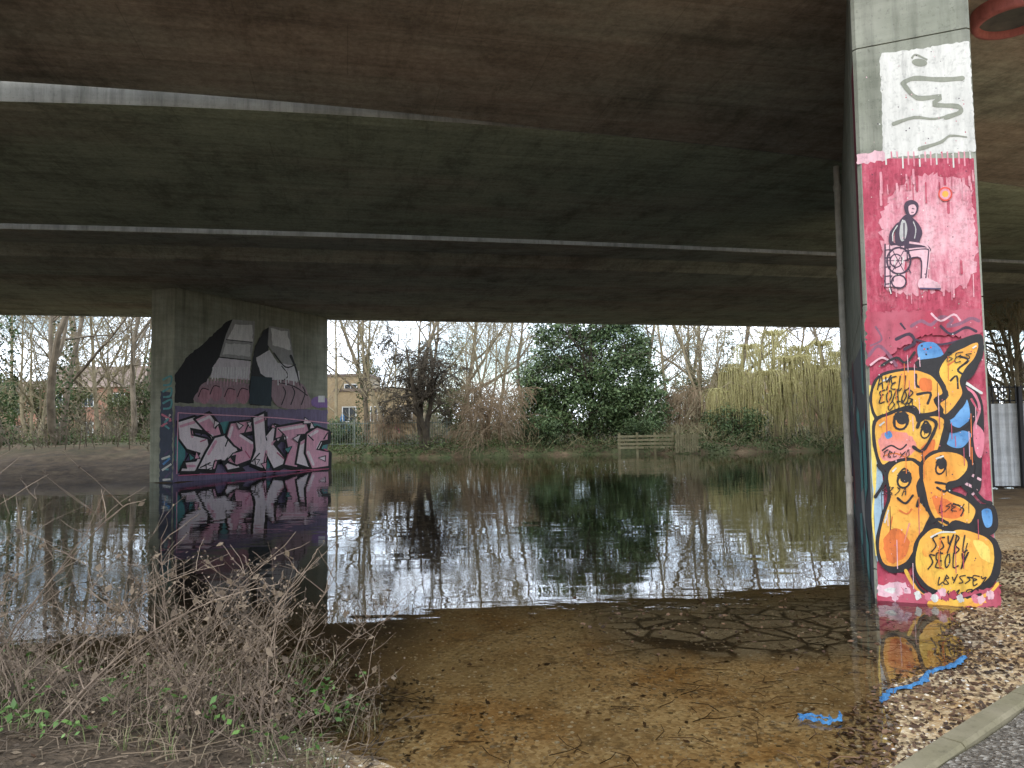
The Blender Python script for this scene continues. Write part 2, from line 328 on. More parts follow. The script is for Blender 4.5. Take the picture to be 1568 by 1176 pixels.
# ------------------------------------------------------------------ murals
def catmull(P,closed=True,k=5):
    n=len(P); out=[]
    rng_=range(n) if closed else range(n-1)
    for i in rng_:
        p0=P[(i-1)%n] if closed or i>0 else P[0]; p1=P[i]; p2=P[(i+1)%n]; p3=P[(i+2)%n] if closed or i<n-2 else P[-1]
        for j in range(k):
            t=j/k; out.append(tuple(0.5*((2*p1[a])+(-p0[a]+p2[a])*t+(2*p0[a]-5*p1[a]+4*p2[a]-p3[a])*t*t+(-p0[a]+3*p1[a]-3*p2[a]+p3[a])*t**3) for a in (0,1)))
    if not closed: out.append(tuple(P[-1]))
    return out
class Mural:
    def __init__(s,p0,n,step,base=0.003,jit=0.0):
        s.p0=p0; s.n=n; s.step=step; s.h=base; s.mb=MB(); s.mats=[]; s.rng=random.Random(4); s.jit=jit
    def mi(s,m):
        if m not in s.mats: s.mats.append(m)
        return s.mats.index(m)
    def pt(s,p,h): 
        q=wall_point(p[0],p[1],s.p0,s.n)+s.n*h; return (q.x,q.y,q.z)
    def poly(s,P,m,smooth=True,rough=0.0):
        if smooth: P=catmull(P)
        if rough:
            Q=[]
            for i in range(len(P)):
                a,b_=P[i],P[(i+1)%len(P)]; L=math.dist(a,b_); k=max(1,int(L/4))
                for j in range(k):
                    t=j/k; Q.append((a[0]+(b_[0]-a[0])*t+s.rng.uniform(-rough,rough),a[1]+(b_[1]-a[1])*t+s.rng.uniform(-rough,rough)))
            P=Q
        s.h+=s.step
        tri=tessellate_polygon([[Vector((p[0],p[1],0)) for p in P]])
        V=[s.pt(p,s.h) for p in P]; fs=[]
        for t in tri:
            a,b_,c_=[Vector(V[i]) for i in t]
            fs.append(tuple(t) if (b_-a).cross(c_-a).dot(s.n)>0 else tuple(t)[::-1])
        s.mb.add(V,fs,s.mi(m))
    def stroke(s,P,w,m,closed=False,smooth=True,taper=False):
        if smooth: P=catmull(P,closed,4)
        elif closed: P=list(P)
        if closed: P=P+[P[0],P[1]]
        n=len(P); s.h+=s.step; V=[]
        for i in range(n):
            a=P[max(0,i-1)]; b_=P[min(n-1,i+1)]
            if not smooth and 0<i<n-1:
                d1=(P[i][0]-a[0],P[i][1]-a[1]); d2=(b_[0]-P[i][0],b_[1]-P[i][1]); l1=math.hypot(*d1) or 1; l2=math.hypot(*d2) or 1
                tx,ty=d1[0]/l1+d2[0]/l2,d1[1]/l1+d2[1]/l2; lt=math.hypot(tx,ty) or 1; k=min(1.8,2/lt if lt>0.2 else 1)
            else: tx,ty=b_[0]-a[0],b_[1]-a[1]; lt=math.hypot(tx,ty) or 1; k=1
            nx_,ny_=-ty/lt*k,tx/lt*k
            ww=w/2*(1-0.7*(i/(n-1)) if taper else 1)*(1+.12*math.sin(i*1.7)); h=s.h+s.step*0.8*i/n
            V.append(s.pt((P[i][0]+nx_*ww,P[i][1]+ny_*ww),h)); V.append(s.pt((P[i][0]-nx_*ww,P[i][1]-ny_*ww),h))
        s.mb.add(V,[(2*i,2*i+1,2*i+3,2*i+2) for i in range(n-1)],s.mi(m))
        if not closed and w>3:
            for e in (P[0],P[-1]): s.dot(e,w/2*(0.35 if taper and e is P[-1] else 1)*0.98,m)
    def dot(s,c,r,m,ry=None,rot=0):
        ry=ry or r
        s.poly([(c[0]+r*math.cos(a)*math.cos(rot)-ry*math.sin(a)*math.sin(rot),c[1]+r*math.cos(a)*math.sin(rot)+ry*math.sin(a)*math.cos(rot)) for a in [i*math.pi/7 for i in range(14)]],m,False)
K_=mat_paint('paint_black',(0.022,0.020,0.022),0.3,0.5); OR=mat_paint('paint_orange',(0.78,0.32,0.05),0.22,c2=(0.80,0.45,0.08)); YE=mat_paint('paint_yellow',(0.80,0.48,0.07),0.2,c2=(0.78,0.36,0.06))
YL=mat_paint('paint_lemon',(0.80,0.60,0.14),0.2)
OD=mat_paint('paint_deep_orange',(0.68,0.17,0.04),0.3); SA=mat_paint('paint_salmon',(0.74,0.23,0.13),0.3,c2=(0.72,0.28,0.26))
PK=mat_paint('paint_pink',(0.66,0.20,0.26),0.3); BL=mat_paint('paint_blue',(0.08,0.24,0.50),c2=(0.16,0.36,0.62)); WH=mat_paint('paint_white',(0.66,0.65,0.60),0.22)
GR=mat_paint('paint_greygreen',(0.27,0.28,0.22),0.2); LP=mat_paint('paint_palepink',(0.72,0.44,0.48)); RD=mat_paint('paint_red',(0.62,0.07,0.05)); TE=mat_paint('paint_teal',(0.12,0.36,0.36))
PU=mat_paint('paint_purple',(0.10,0.07,0.14),0.3); DK=mat_paint('paint_stencil',(0.06,0.035,0.06),0.3); GY=mat_paint('paint_grey',(0.46,0.45,0.43),0.25); PG=mat_paint('paint_greypink',(0.46,0.31,0.34),0.3)
def rolled(name,a,b1,c_,d_):
    m,nt,b=newmat(name); v=coords(nt,(9,9,1.6)); f_=noise(nt,v,1.6,8,0.78)
    cc=ramp(nt,f_,[(0.32,a),(0.5,b1),(0.68,c_)])
    g2=noise(nt,coords(nt),2.2,8,0.75); cc=mix(nt,cc,d_,ramp(nt,g2,[(0.50,0.0),(0.64,0.6)]))
    g3=noise(nt,coords(nt),22,5,0.8); cc=mix(nt,cc,ramp(nt,g3,[(0.3,0.55),(0.5,1.0)]),0.9,'MULTIPLY')
    nt.links.new(cc,b.inputs['Base Color']); b.inputs['Roughness'].default_value=0.7; bump(nt,b,g3,.3,.004); return m
CR=rolled('paint_crimson_rolled',(0.22,0.025,0.045),(0.37,0.05,0.085),(0.50,0.13,0.17),(0.52,0.21,0.24))
PR=rolled('paint_pale_rolled',(0.38,0.07,0.11),(0.54,0.22,0.26),(0.64,0.38,0.41),(0.66,0.43,0.45))
nE=-DL
mu=Mural(NPc,nE,0.00012,0.0015)
def ex(y,side):
    return (1309+ (y/920)*35) if side==0 else (1479+(y/915)*49)
def band(y0,y1,m,l=0,r=0,rough=2.0):
    P=[(ex(y0,0)+l,y0),(ex(y0,1)-r,y0-1),(ex(y1,1)-r,y1-3),(ex(y1,0)+l,y1)]; mu.poly(P,m,False,rough)
band(243,930,CR,1,1,0.3)
mu.poly([(1347,90),(1350,82),(1400,76),(1484,62),(1494,232),(1450,234),(1400,238),(1352,243),(1350,160)],WH,False,1.2)
mu.poly([(1312,236),(1353,230),(1356,246),(1313,252)],LP,False,2)
for i in range(16):
    x=1356+i*8.6; mu.stroke([(x,232),(x+1,242+mu.rng.random()*16)],2.2,PR if i%3 else WH,False,False)
mu.dot((1408,96),12,GR,6,0.1); mu.stroke([(1396,90),(1402,84),(1420,92)],3,GR)
mu.stroke([(1382,128),(1400,120),(1440,122),(1474,120)],7,GR); mu.stroke([(1384,130),(1404,150),(1440,148),(1430,160),(1466,163),(1470,172),(1448,180)],7,GR)
mu.stroke([(1368,190),(1400,180),(1432,182),(1468,172)],6,GR,taper=True); mu.stroke([(1408,228),(1440,218),(1455,208),(1480,210)],6,GR,taper=True)
mu.poly([(1380,284),(1400,268),(1440,268),(1484,290),(1494,350),(1492,410),(1470,440),(1430,446),(1360,446),(1350,380),(1352,320)],PR,True,5)
for i in range(60):
    x=mu.rng.uniform(1345,1490); y=mu.rng.uniform(258,300) if i%2 else mu.rng.uniform(395,440); mu.stroke([(x,y),(x+1,y+mu.rng.uniform(8,36))],mu.rng.uniform(1,4),PR if i%3 else CR,False,False)
mu.dot((1447,298),11,RD); mu.dot((1447,298),8.5,PR); mu.dot((1447,298),5,OR)
# wheelchair user stencil
mu.poly([(1384,318),(1387,310),(1396,307),(1405,312),(1406,321),(1402,329),(1395,334),(1388,330)],DK)
mu.poly([(1391,317),(1399,314),(1403,320),(1400,328),(1393,329)],LP); mu.stroke([(1396,320),(1400,321)],1.4,DK); mu.stroke([(1395,326),(1399,326)],1.2,DK)
mu.poly([(1386,330),(1398,335),(1408,346),(1412,358),(1408,372),(1420,376),(1424,386),(1396,388),(1376,384),(1370,366),(1374,345)],DK)
mu.poly([(1380,340),(1386,339),(1389,352),(1386,366),(1380,370),(1377,358)],GY); mu.stroke([(1384,342),(1384,368)],2,DK)
mu.stroke([(1398,340),(1402,352),(1400,366)],1.5,GY)
mu.stroke([(1376,344),(1366,356),(1364,372),(1378,378),(1394,376)],6,DK); mu.stroke([(1374,346),(1367,358),(1367,370)],1.5,WH)
mu.stroke([(1392,372),(1416,376),(1421,382)],3,LP)
mu.poly([(1380,384),(1418,380),(1424,390),(1420,420),(1422,430),(1412,430),(1410,396),(1384,398)],LP); mu.stroke([(1382,386),(1418,382),(1421,392),(1417,428)],2,DK); mu.stroke([(1388,398),(1409,396),(1410,428)],2,DK)
mu.poly([(1408,428),(1424,428),(1438,436),(1438,442),(1408,442)],LP); mu.stroke([(1408,442),(1440,443)],2.4,PU)
mu.poly([(1356,376),(1384,378),(1386,440),(1354,440)],LP,False,1); 
mu.stroke([(1376+18*math.cos(a),400+20*math.sin(a)) for a in [k*math.pi/6 for k in range(12)]],3,DK,True)
mu.stroke([(1372+9*math.cos(a),400+10*math.sin(a)) for a in [k*math.pi/4 for k in range(8)]],2,DK,True)
for a in range(6): mu.stroke([(1375,400),(1375+17*math.cos(a*1.05),400+18*math.sin(a*1.05))],1.2,DK,False,False)
mu.stroke([(1376+11*math.cos(a),432+10*math.sin(a)) for a in [k*math.pi/4 for k in range(8)]],2.4,DK,True)
for y in (384,396,410,424,436): mu.stroke([(1354,y),(1364,y-1)],1.8,DK,False,False)
for i in range(14):
    x=mu.rng.uniform(1353,1395); y=mu.rng.uniform(372,442); mu.stroke([(x,y),(x+mu.rng.uniform(-4,4),y+mu.rng.uniform(3,12))],1.6,mu.rng.choice([DK,DK,WH]),False,False)
mu.stroke([(1355,374),(1355,440)],2,DK,False,False); mu.stroke([(1362,376),(1363,440)],1.5,DK,False,False)
CRP=mat_paint('paint_crimson',(0.40,0.045,0.08),0.4,c2=(0.46,0.10,0.14))
mu.poly([(1325,478),(1500,474),(1503,520),(1420,512),(1328,560)],CRP,False,3)
GP=mat_paint('paint_mauve',(0.25,0.10,0.15),0.3)
mu.stroke([(1395,500),(1410,492),(1425,498),(1440,486),(1458,490),(1450,500),(1470,496),(1486,488),(1498,492)],5,GP)
mu.stroke([(1425,480),(1440,492),(1460,482),(1470,492)],3,LP)
mu.stroke([(1330,545),(1345,530),(1362,545),(1372,560)],5,GP); mu.stroke([(1372,520),(1392,512),(1400,525),(1385,535)],5,DK); mu.stroke([(1400,520),(1440,528),(1490,515)],3,DK)
mu.stroke([(1332,560),(1350,548),(1366,556)],3,LP); mu.stroke([(1340,500),(1350,520),(1332,530)],3,GP); mu.stroke([(1378,495),(1386,505)],3,DK)
mu.stroke([(1440,500),(1456,512),(1478,502),(1494,508)],4,DK); mu.stroke([(1350,560),(1372,548),(1386,556),(1400,540)],4,K_)
# backing shapes
mu.poly([(1405,530),(1430,525),(1445,545),(1440,565),(1412,560)],BL); 
for i in range(10): mu.dot((mu.rng.uniform(1406,1442),mu.rng.uniform(530,560)),1.5,mu.rng.choice([WH,K_,RD]))
mu.poly([(1436,592),(1470,584),(1500,606),(1506,650),(1503,700),(1500,750),(1478,752),(1440,690)],K_)
mu.poly([(1400,556),(1440,546),(1458,526),(1500,512),(1503,540),(1485,580),(1440,590)],K_)
mu.poly([(1450,615),(1465,600),(1480,612),(1484,640),(1470,655),(1452,645)],BL); mu.stroke([(1474,592),(1490,602),(1499,625),(1492,650)],4,PK)
mu.stroke([(1476,585),(1502,602)],4,WH); mu.stroke([(1486,610),(1497,630)],3,CR); mu.poly([(1444,672),(1458,658),(1486,664),(1474,684),(1456,684)],BL)
mu.poly([(1490,650),(1506,664),(1502,700),(1492,690)],PK); mu.stroke([(1478,740),(1494,750),(1484,762),(1500,772)],4,LP); mu.stroke([(1486,726),(1500,734)],4,LP)
mu.poly([(1480,755),(1500,770),(1522,775),(1526,810),(1500,822),(1470,805)],K_); mu.poly([(1484,768),(1496,778),(1492,800),(1478,800)],BL); mu.poly([(1502,782),(1516,780),(1518,802),(1508,806)],BL)
LB=mat_paint('paint_ltblue',(0.32,0.45,0.54))
mu.poly([(1334,700),(1350,722),(1352,790),(1343,860),(1338,780)],LB); mu.poly([(1332,600),(1338,640),(1342,720),(1336,740)],YL)
mu.stroke([(1332,590),(1334,660),(1340,730),(1336,790),(1342,850)],3,YL)
def letter(P,fill=OR,w=7):
    mu.stroke([(x+4,y+4) for x,y in P],w*1.3,K_,True); mu.stroke(P,w,K_,True); mu.poly(P,fill,True,.5); mu.stroke(P,w*0.5,K_,True)
letter([(1436,570),(1450,546),(1474,532),(1497,524),(1494,546),(1478,566),(1470,584),(1474,602),(1462,622),(1446,636),(1438,618),(1448,598)],YE,6)
mu.stroke([(1468,546),(1482,552),(1466,566),(1474,574)],3.5,K_); mu.stroke([(1454,584),(1464,576),(1466,596)],3,K_); mu.stroke([(1450,560),(1462,552)],2.5,OD)
letter([(1338,590),(1352,574),(1392,566),(1416,570),(1432,580),(1444,602),(1430,612),(1436,628),(1410,634),(1398,622),(1370,628),(1344,640),(1334,616)],YE,6)
mu.stroke([(1402,574),(1404,592),(1422,590)],4,K_); mu.stroke([(1404,604),(1424,602),(1420,618)],4,K_); mu.poly([(1408,580),(1424,582),(1426,598),(1410,598)],OD,True,1)
letter([(1340,646),(1362,634),(1380,628),(1400,634),(1406,646),(1424,636),(1446,642),(1440,676),(1432,698),(1412,716),(1400,708),(1388,718),(1370,704),(1350,712),(1340,682)],OR,7)
mu.poly([(1346,672),(1362,660),(1392,666),(1402,686),(1384,702),(1352,704)],SA,True,1.5); mu.poly([(1410,686),(1430,672),(1428,694),(1414,706)],OD,True,1)
mu.stroke([(1350,690),(1364,682),(1378,688),(1388,680)],2.5,K_); mu.stroke([(1352,698),(1370,694),(1386,700)],2,OD); mu.poly([(1354,664),(1362,660),(1366,668),(1358,672)],BL)
letter([(1358,726),(1372,708),(1388,704),(1400,706),(1412,722),(1404,744),(1410,768),(1424,786),(1416,806),(1402,838),(1388,860),(1368,868),(1350,860),(1344,830),(1352,790),(1362,760)],OR,7)
mu.poly([(1352,826),(1372,808),(1392,830),(1382,854),(1360,860)],OD,True,1.5); mu.stroke([(1366,790),(1362,820),(1368,850)],2,OD); mu.stroke([(1392,800),(1384,830)],2,SA)
letter([(1410,716),(1424,696),(1450,690),(1476,698),(1482,716),(1468,734),(1450,740),(1452,752),(1476,762),(1494,780),(1484,802),(1462,797),(1446,806),(1426,788),(1416,756)],OR,7)
mu.poly([(1426,760),(1448,764),(1474,782),(1468,792),(1440,790)],OD,True,1); mu.stroke([(1458,770),(1474,778),(1470,790)],2.5,K_)
letter([(1402,838),(1410,820),(1430,806),(1452,812),(1470,808),(1500,816),(1518,828),(1523,852),(1517,880),(1498,898),(1472,910),(1438,906),(1414,892),(1400,868)],YE,8)
mu.poly([(1412,848),(1422,826),(1446,820),(1484,824),(1474,840),(1432,850)],OR,True,1); mu.poly([(1490,826),(1512,836),(1514,860),(1500,850)],YL,True,1)
mu.stroke([(1470,690),(1488,696),(1496,716),(1490,744),(1502,764),(1516,770)],6,K_); mu.stroke([(1446,650),(1456,660),(1472,656),(1490,640)],5,K_)
for (x,y,rx,ry) in ((1379,645,11,13),(1417,660,7,11),(1384,734,10,13),(1440,714,7,12)):
    mu.dot((x,y),rx+1.5,K_,ry+1.5,0.35); mu.dot((x-1,y+3),rx*0.75,OR,ry*0.6,0.35); mu.dot((x+1,y-2),rx*0.75,K_,ry*0.55,0.35)
    mu.stroke([(x-rx,y-ry*.4),(x,y-ry-4),(x+rx,y-ry*.6)],3,K_)
mu.stroke([(1404,654),(1412,640),(1432,646),(1428,664),(1412,690),(1398,684)],5,K_)
mu.stroke([(1374,762),(1386,770),(1397,758)],3.5,K_); mu.stroke([(1376,780),(1388,786),(1396,778)],2.5,OD); mu.stroke([(1432,738),(1450,742),(1446,752),(1434,746)],3.5,K_)
mu.stroke([(1404,774),(1412,754),(1419,780)],5,K_); mu.stroke([(1344,712),(1356,732),(1340,760)],5,K_); mu.stroke([(1422,800),(1436,794),(1450,800)],5,K_)
for P in ([(1350,584),(1366,578)],[(1366,722),(1372,716)],[(1432,702),(1444,698)],[(1424,822),(1440,814),(1462,814)],[(1354,800),(1360,780)],[(1346,652),(1354,646)],[(1488,534),(1494,530)]): mu.stroke(P,2.5,WH)
def tag(x0,y0,w,h,n,seed,m,wd=2.2):
    r=random.Random(seed); cw=w/n
    for i in range(n):
        x=x0+i*cw; sh=r.choice(['E','T','A','S','L','O','Y','B'])
        G={'E':[(.8,0),(0,.05),(.1,.5),(.6,.45),(.1,.5),(.1,1),(.8,.95)],'T':[(0,.1),(.9,0),(.45,.05),(.5,1)],'A':[(0,1),(.4,0),(.8,1),(.6,.6),(.2,.6)],'S':[(.8,.1),(.1,.2),(.7,.6),(.1,1)],'L':[(.1,0),(.15,1),(.8,.9)],'O':[(.4,0),(.05,.5),(.4,1),(.75,.5),(.4,0)],'Y':[(0,0),(.4,.5),(.8,0),(.3,1)],'B':[(.1,0),(.1,1),(.7,.8),(.1,.5),(.6,.2),(.1,0)]}[sh]
        mu.stroke([(x+a*cw*.95+r.uniform(-1.2,1.2)-b_*3,y0+b_*h+r.uniform(-2.5,2.5)) for a,b_ in G],wd,m,False,True)
tag(1346,576,50,20,5,1,K_,2); tag(1348,598,54,18,5,2,K_,2); tag(1362,614,40,14,4,7,K_,1.6); tag(1426,818,60,26,5,3,K_); tag(1422,846,62,22,5,4,K_); tag(1436,880,76,13,7,5,K_,1.8); tag(1430,902,70,12,7,6,K_,1.8)
tag(1450,540,40,14,3,11,K_,1.5); tag(1352,745,40,12,4,12,K_,1.3); tag(1438,770,40,12,4,13,K_,1.3); tag(1352,690,44,10,5,14,K_,1.2)
mu.stroke([(1440,820),(1436,860),(1444,870)],1.6,OD); mu.stroke([(1480,830),(1470,870)],1.6,K_)
mu.poly([(1344,880),(1370,878),(1394,880),(1404,900),(1440,914),(1530,894),(1531,932),(1344,934)],CRP,False,3)
mu.poly([(1346,895),(1380,890),(1392,905),(1350,912)],LP,True,2.5); mu.poly([(1352,903),(1372,898),(1380,908)],WH,True,1.5)
mu.stroke([(1386,872),(1400,896),(1430,914),(1470,922),(1510,908),(1526,892)],5,YE); mu.stroke([(1396,880),(1412,904),(1450,918),(1500,908)],4,K_)
mu.poly([(1424,918),(1500,915),(1496,926),(1430,928)],YE,True,2.5)
for i in range(14):
    x=mu.rng.uniform(1350,1510); y=905+mu.rng.uniform(-6,12); mu.poly([(x,y),(x+8,y-4),(x+12,y+5),(x+5,y+9)],mu.rng.choice([LP,K_,PK,CRP,WH]),True,1.5)
for i in range(260):
    y=mu.rng.uniform(80,915); x=mu.rng.uniform(ex(y,0)+12,ex(y,1)-6); mu.dot((x,y),mu.rng.uniform(0.4,1.1),mu.rng.choice([WH,CR,DK,LP,GR]))
for i in range(50):
    x=mu.rng.uniform(1345,1500); y=mu.rng.uniform(540,860); mu.stroke([(x,y),(x+1,y+mu.rng.uniform(12,45))],1.1,mu.rng.choice([K_,LP,OD,CR]),False,False)
mu.mb.obj('graffiti_paint',mu.mats,parent=near_pier)
mb=MB()
r=random.Random(9)
def flank(s0,s1,z0,z1,mat,h):
    q=lambda s,z:tuple(NPc+DL*s-DW*h+Vector((0,0,z)))
    P=[(s0,z0),(s1,z0+r.uniform(-.2,.2)),(s1+r.uniform(-.2,.2),z1),(s0,z1+r.uniform(-.2,.2))]
    mb.add([q(*p) for p in P],[(3,2,1,0)],mat)
flank(0.05,9.9,-0.3,2.5,0,0.0015)
for i in range(26):
    s=r.uniform(0.1,8.5); z=r.uniform(-.1,1.9); flank(s,s+r.uniform(.3,1.3),z,z+r.uniform(.2,.7),r.choice([1,2,3,4,5,1]),0.002+i*0.0003)
flank(0.05,0.6,2.7,5.0,4,0.0016)
mb.obj('flank_paint',[mat_paint('flank_base',(0.10,0.10,0.12)),TE,K_,GY,mat_paint('flank_maroon',(0.2,0.03,0.05)),PU],parent=near_pier)

# --- far pier mural
PAINT=1.0
mu=Mural(LPc,DW,0.0005,0.003)
WH2=mat_paint('mural_white',(0.80,0.79,0.77),0.2)
mu.poly([(268,622),(501,628),(502,740),(264,752)],mat_paint('mural_violet',(0.20,0.16,0.26),0.3),False,1)
mu.poly([(268,575),(284,548),(312,526),(345,493),(356,489),(352,520),(322,575),(300,606),(296,618),(268,616)],K_,False,1)
mu.poly([(356,489),(390,492),(389,520),(384,552),(336,546),(346,512)],GY,False); mu.poly([(360,496),(387,498),(386,524),(348,520)],WH2,False,1); mu.poly([(346,526),(384,528),(382,546),(340,542)],mat_paint('mural_light',(0.66,0.65,0.63),0.2),False,1)
mu.poly([(335,548),(384,553),(382,582),(322,578),(327,560)],mat_paint('mural_lilac',(0.72,0.66,0.68),0.25),False,.5)
mu.stroke([(346,520),(386,524)],1.3,K_); mu.stroke([(336,547),(384,552)],1.6,K_)
for x in range(326,382,4): mu.stroke([(x,562),(x-1,574+(x*7)%13)],1.8,WH2,False,False)
mu.poly([(318,584),(382,588),(380,600),(366,618),(300,616),(302,600)],PG,True,.5)
KN=mat_paint('knuckle',(0.50,0.25,0.29),0.35)
for cx,cy in ((312,606),(330,602),(352,606),(372,606)): mu.poly([(cx-10,cy+2),(cx-4,cy-12),(cx+7,cy-10),(cx+9,cy+4),(cx,cy+13)],KN); mu.stroke([(cx-9,cy+2),(cx-3,cy-11),(cx+7,cy-9)],1.5,K_)
for x in range(318,380,5): mu.stroke([(x,580),(x-1,586+(x*7)%9)],1.5,mat_paint('lilac_drip',(0.6,0.5,0.53)) if x==318 else LP,False,False)
mu.poly([(386,552),(390,530),(404,505),(412,500),(410,540),(420,560),(420,600),(412,622),(382,620),(380,596)],K_,False,.6)
mu.poly([(411,499),(442,504),(450,556),(436,560),(418,540),(409,528)],GY,False); mu.poly([(414,503),(439,508),(445,537),(416,528)],WH2,False,1)
mu.poly([(391,548),(412,536),(424,556),(452,560),(458,584),(414,582),(398,572)],mat_paint('mural_lilac2',(0.74,0.71,0.72),0.2),False,.5)
mu.poly([(414,584),(458,586),(472,606),(476,624),(424,622)],PG,True,.5); mu.poly([(384,576),(416,578),(414,622),(380,618)],mat_paint('mural_dteal',(0.03,0.05,0.06)),False)
mu.stroke([(418,540),(436,562),(452,558)],2,K_); mu.stroke([(424,585),(450,592),(470,606)],1.6,K_); mu.stroke([(430,560),(440,575),(430,584)],1.6,K_)
for x in range(420,458,4): mu.stroke([(x,568),(x+1,582+(x*5)%12)],1.6,WH2,False,False)
for x in (430,444,460): mu.stroke([(x,620),(x+6,602),(x+2,592)],1.6,K_)
mu.stroke([(444,545),(452,565),(458,590)],4,K_,taper=True)
mu.poly([(478,610),(492,606),(500,612),(498,624),(478,622)],mat_paint('mural_violet2',(0.3,0.18,0.42)),True,1)
mu.poly([(486,606),(496,606),(496,616),(486,616)],WH2,False)
PK2=mat_paint('letter_pink',(0.82,0.42,0.52),0.2); PW=mat_paint('letter_pale',(0.92,0.78,0.80),0.12); DP=mat_paint('letter_rose',(0.60,0.14,0.24),0.2)
for P in ([(330,652),(352,644),(362,664),(340,672)],[(436,650),(452,648),(456,662),(438,664)],[(268,668),(282,672),(280,712),(268,718)],[(392,700),(412,698),(410,716),(392,716)],[(474,650),(496,658),(498,690),(480,676)],[(350,672),(362,668),(362,720),(350,722)]): mu.poly(P,TE,True,1.5)
Gl=[
 [(270,646),(296,638),(318,650),(312,660),(290,656),(292,666),(316,672),(322,700),(296,722),(274,722),(280,708),(298,706),(304,694),(284,688),(272,672)],
 [(296,642),(318,632),(332,650),(344,690),(334,694),(322,668),(312,660)],
 [(312,694),(326,670),(350,664),(362,690),(352,700),(366,716),(346,720),(336,704),(326,706),(322,720),(300,718)],
 [(344,668),(350,648),(380,644),(388,660),(366,664),(388,678),(382,704),(360,712),(344,706),(354,694),(368,690),(356,682)],
 [(384,640),(402,632),(404,668),(418,650),(436,656),(416,680),(438,708),(416,718),(404,694),(400,718),(380,710),(388,690)],
 [(420,654),(466,646),(472,664),(452,666),(462,690),(452,716),(432,712),(438,690),(434,668),(418,672)],
 [(456,676),(476,664),(470,716),(450,710)],
 [(466,664),(482,654),(500,660),(499,674),(488,676),(482,688),(501,692),(500,714),(474,718),(464,694)] ]
for P in Gl: mu.stroke([(x+3,y+3) for x,y in P],6,K_,True,False); mu.poly([(x+3,y+3) for x,y in P],K_,False)
for i,P in enumerate(Gl):
    mu.stroke(P,4.5,K_,True,False); mu.poly(P,PK2 if i%2 else PW,False)
    cx=sum(p[0] for p in P)/len(P); cy=sum(p[1] for p in P)/len(P)
    for k in range(3):
        a=P[(k*4)%len(P)]; b_=P[(k*4+1)%len(P)]; q=((a[0]*.8+cx*.2),(a[1]*.8+cy*.2)); q2=((b_[0]*.8+cx*.2),(b_[1]*.8+cy*.2))
        mu.stroke([q,q2],4,PW if i%2 else PK2,False,False)
    for k in range(3):
        a=P[(k*4+2)%len(P)]; mu.stroke([(a[0]*.9+cx*.1,a[1]*.9+cy*.1),(a[0]*.45+cx*.55,a[1]*.45+cy*.55)],1.8,K_ if k!=1 else DP,False,False)
    mu.stroke(P,1.8,K_,True,False)
# shards and arrows that tie the letters together
for i in range(18):
    x=275+i*12.6+mu.rng.uniform(-3,3); y=mu.rng.choice([mu.rng.uniform(640,655),mu.rng.uniform(700,716),mu.rng.uniform(670,690)]); s_=mu.rng.uniform(5,10); a=mu.rng.uniform(0,6.28)
    T=[(x+s_*math.cos(a),y+s_*math.sin(a)),(x+s_*.5*math.cos(a+2),y+s_*.5*math.sin(a+2)),(x+s_*.5*math.cos(a+4.2),y+s_*.5*math.sin(a+4.2))]
    mu.stroke(T,2.5,K_,True,False); mu.poly(T,mu.rng.choice([PW,PK2,TE,K_,PW]),False)
mu.stroke([(268,632),(300,634),(420,640),(500,648)],1.6,PK2); mu.stroke([(268,632),(266,726)],1.6,PK2); mu.stroke([(268,728),(500,718)],1.4,DP)
mu.mb.obj('mural_paint',mu.mats,parent=far_pier)
mu=Mural(LPc,-DL,0.0005,0.003)
mu.poly([(246,600),(264,600),(264,745),(244,745)],mat_paint('endpaint',(0.05,0.06,0.09)),False,1)
for i,y in enumerate((582,600,618)): mu.stroke([(249,y),(262,y-6),(261,y+6),(250,y+8)],3,TE)
for i in range(16):
    y=mu.rng.uniform(630,735); mu.stroke([(247+mu.rng.random()*6,y),(258+mu.rng.random()*5,y+mu.rng.uniform(-10,10))],3,mu.rng.choice([BL,WH,PK,TE,PU]))
mu.mb.obj('end_paint',mu.mats,parent=far_pier)
# ------------------------------------------------------------------ round red lamp on soffit
mb=MB(); cx,cy=5.55,8.0
def ring(mb,c,prof,sides,mat):
    V=[];n=len(prof)
    for k in range(sides):
        a=2*math.pi*k/sides
        for rr,z in prof: V.append((c[0]+rr*math.cos(a),c[1]+rr*math.sin(a),z))
    mb.add(V,[(k*n+i,k*n+i+1,((k+1)%sides)*n+i+1,((k+1)%sides)*n+i) for k in range(sides) for i in range(n-1)],mat)
ring(mb,(cx,cy),[(0.40,HS+.02),(0.40,HS-0.14),(0.38,HS-0.17),(0.33,HS-0.17),(0.32,HS-0.10)],32,0); ring(mb,(cx,cy),[(0.321,HS-0.10),(0.2,HS-0.07),(0.001,HS-0.06)],32,1)
mb.obj('round_ceiling_lamp',[mat_paint('lamp_red',(0.42,0.13,0.12)),mat_var('lamp_glass',(0.08,0.08,0.08),(0.15,0.14,0.13),5)],True)
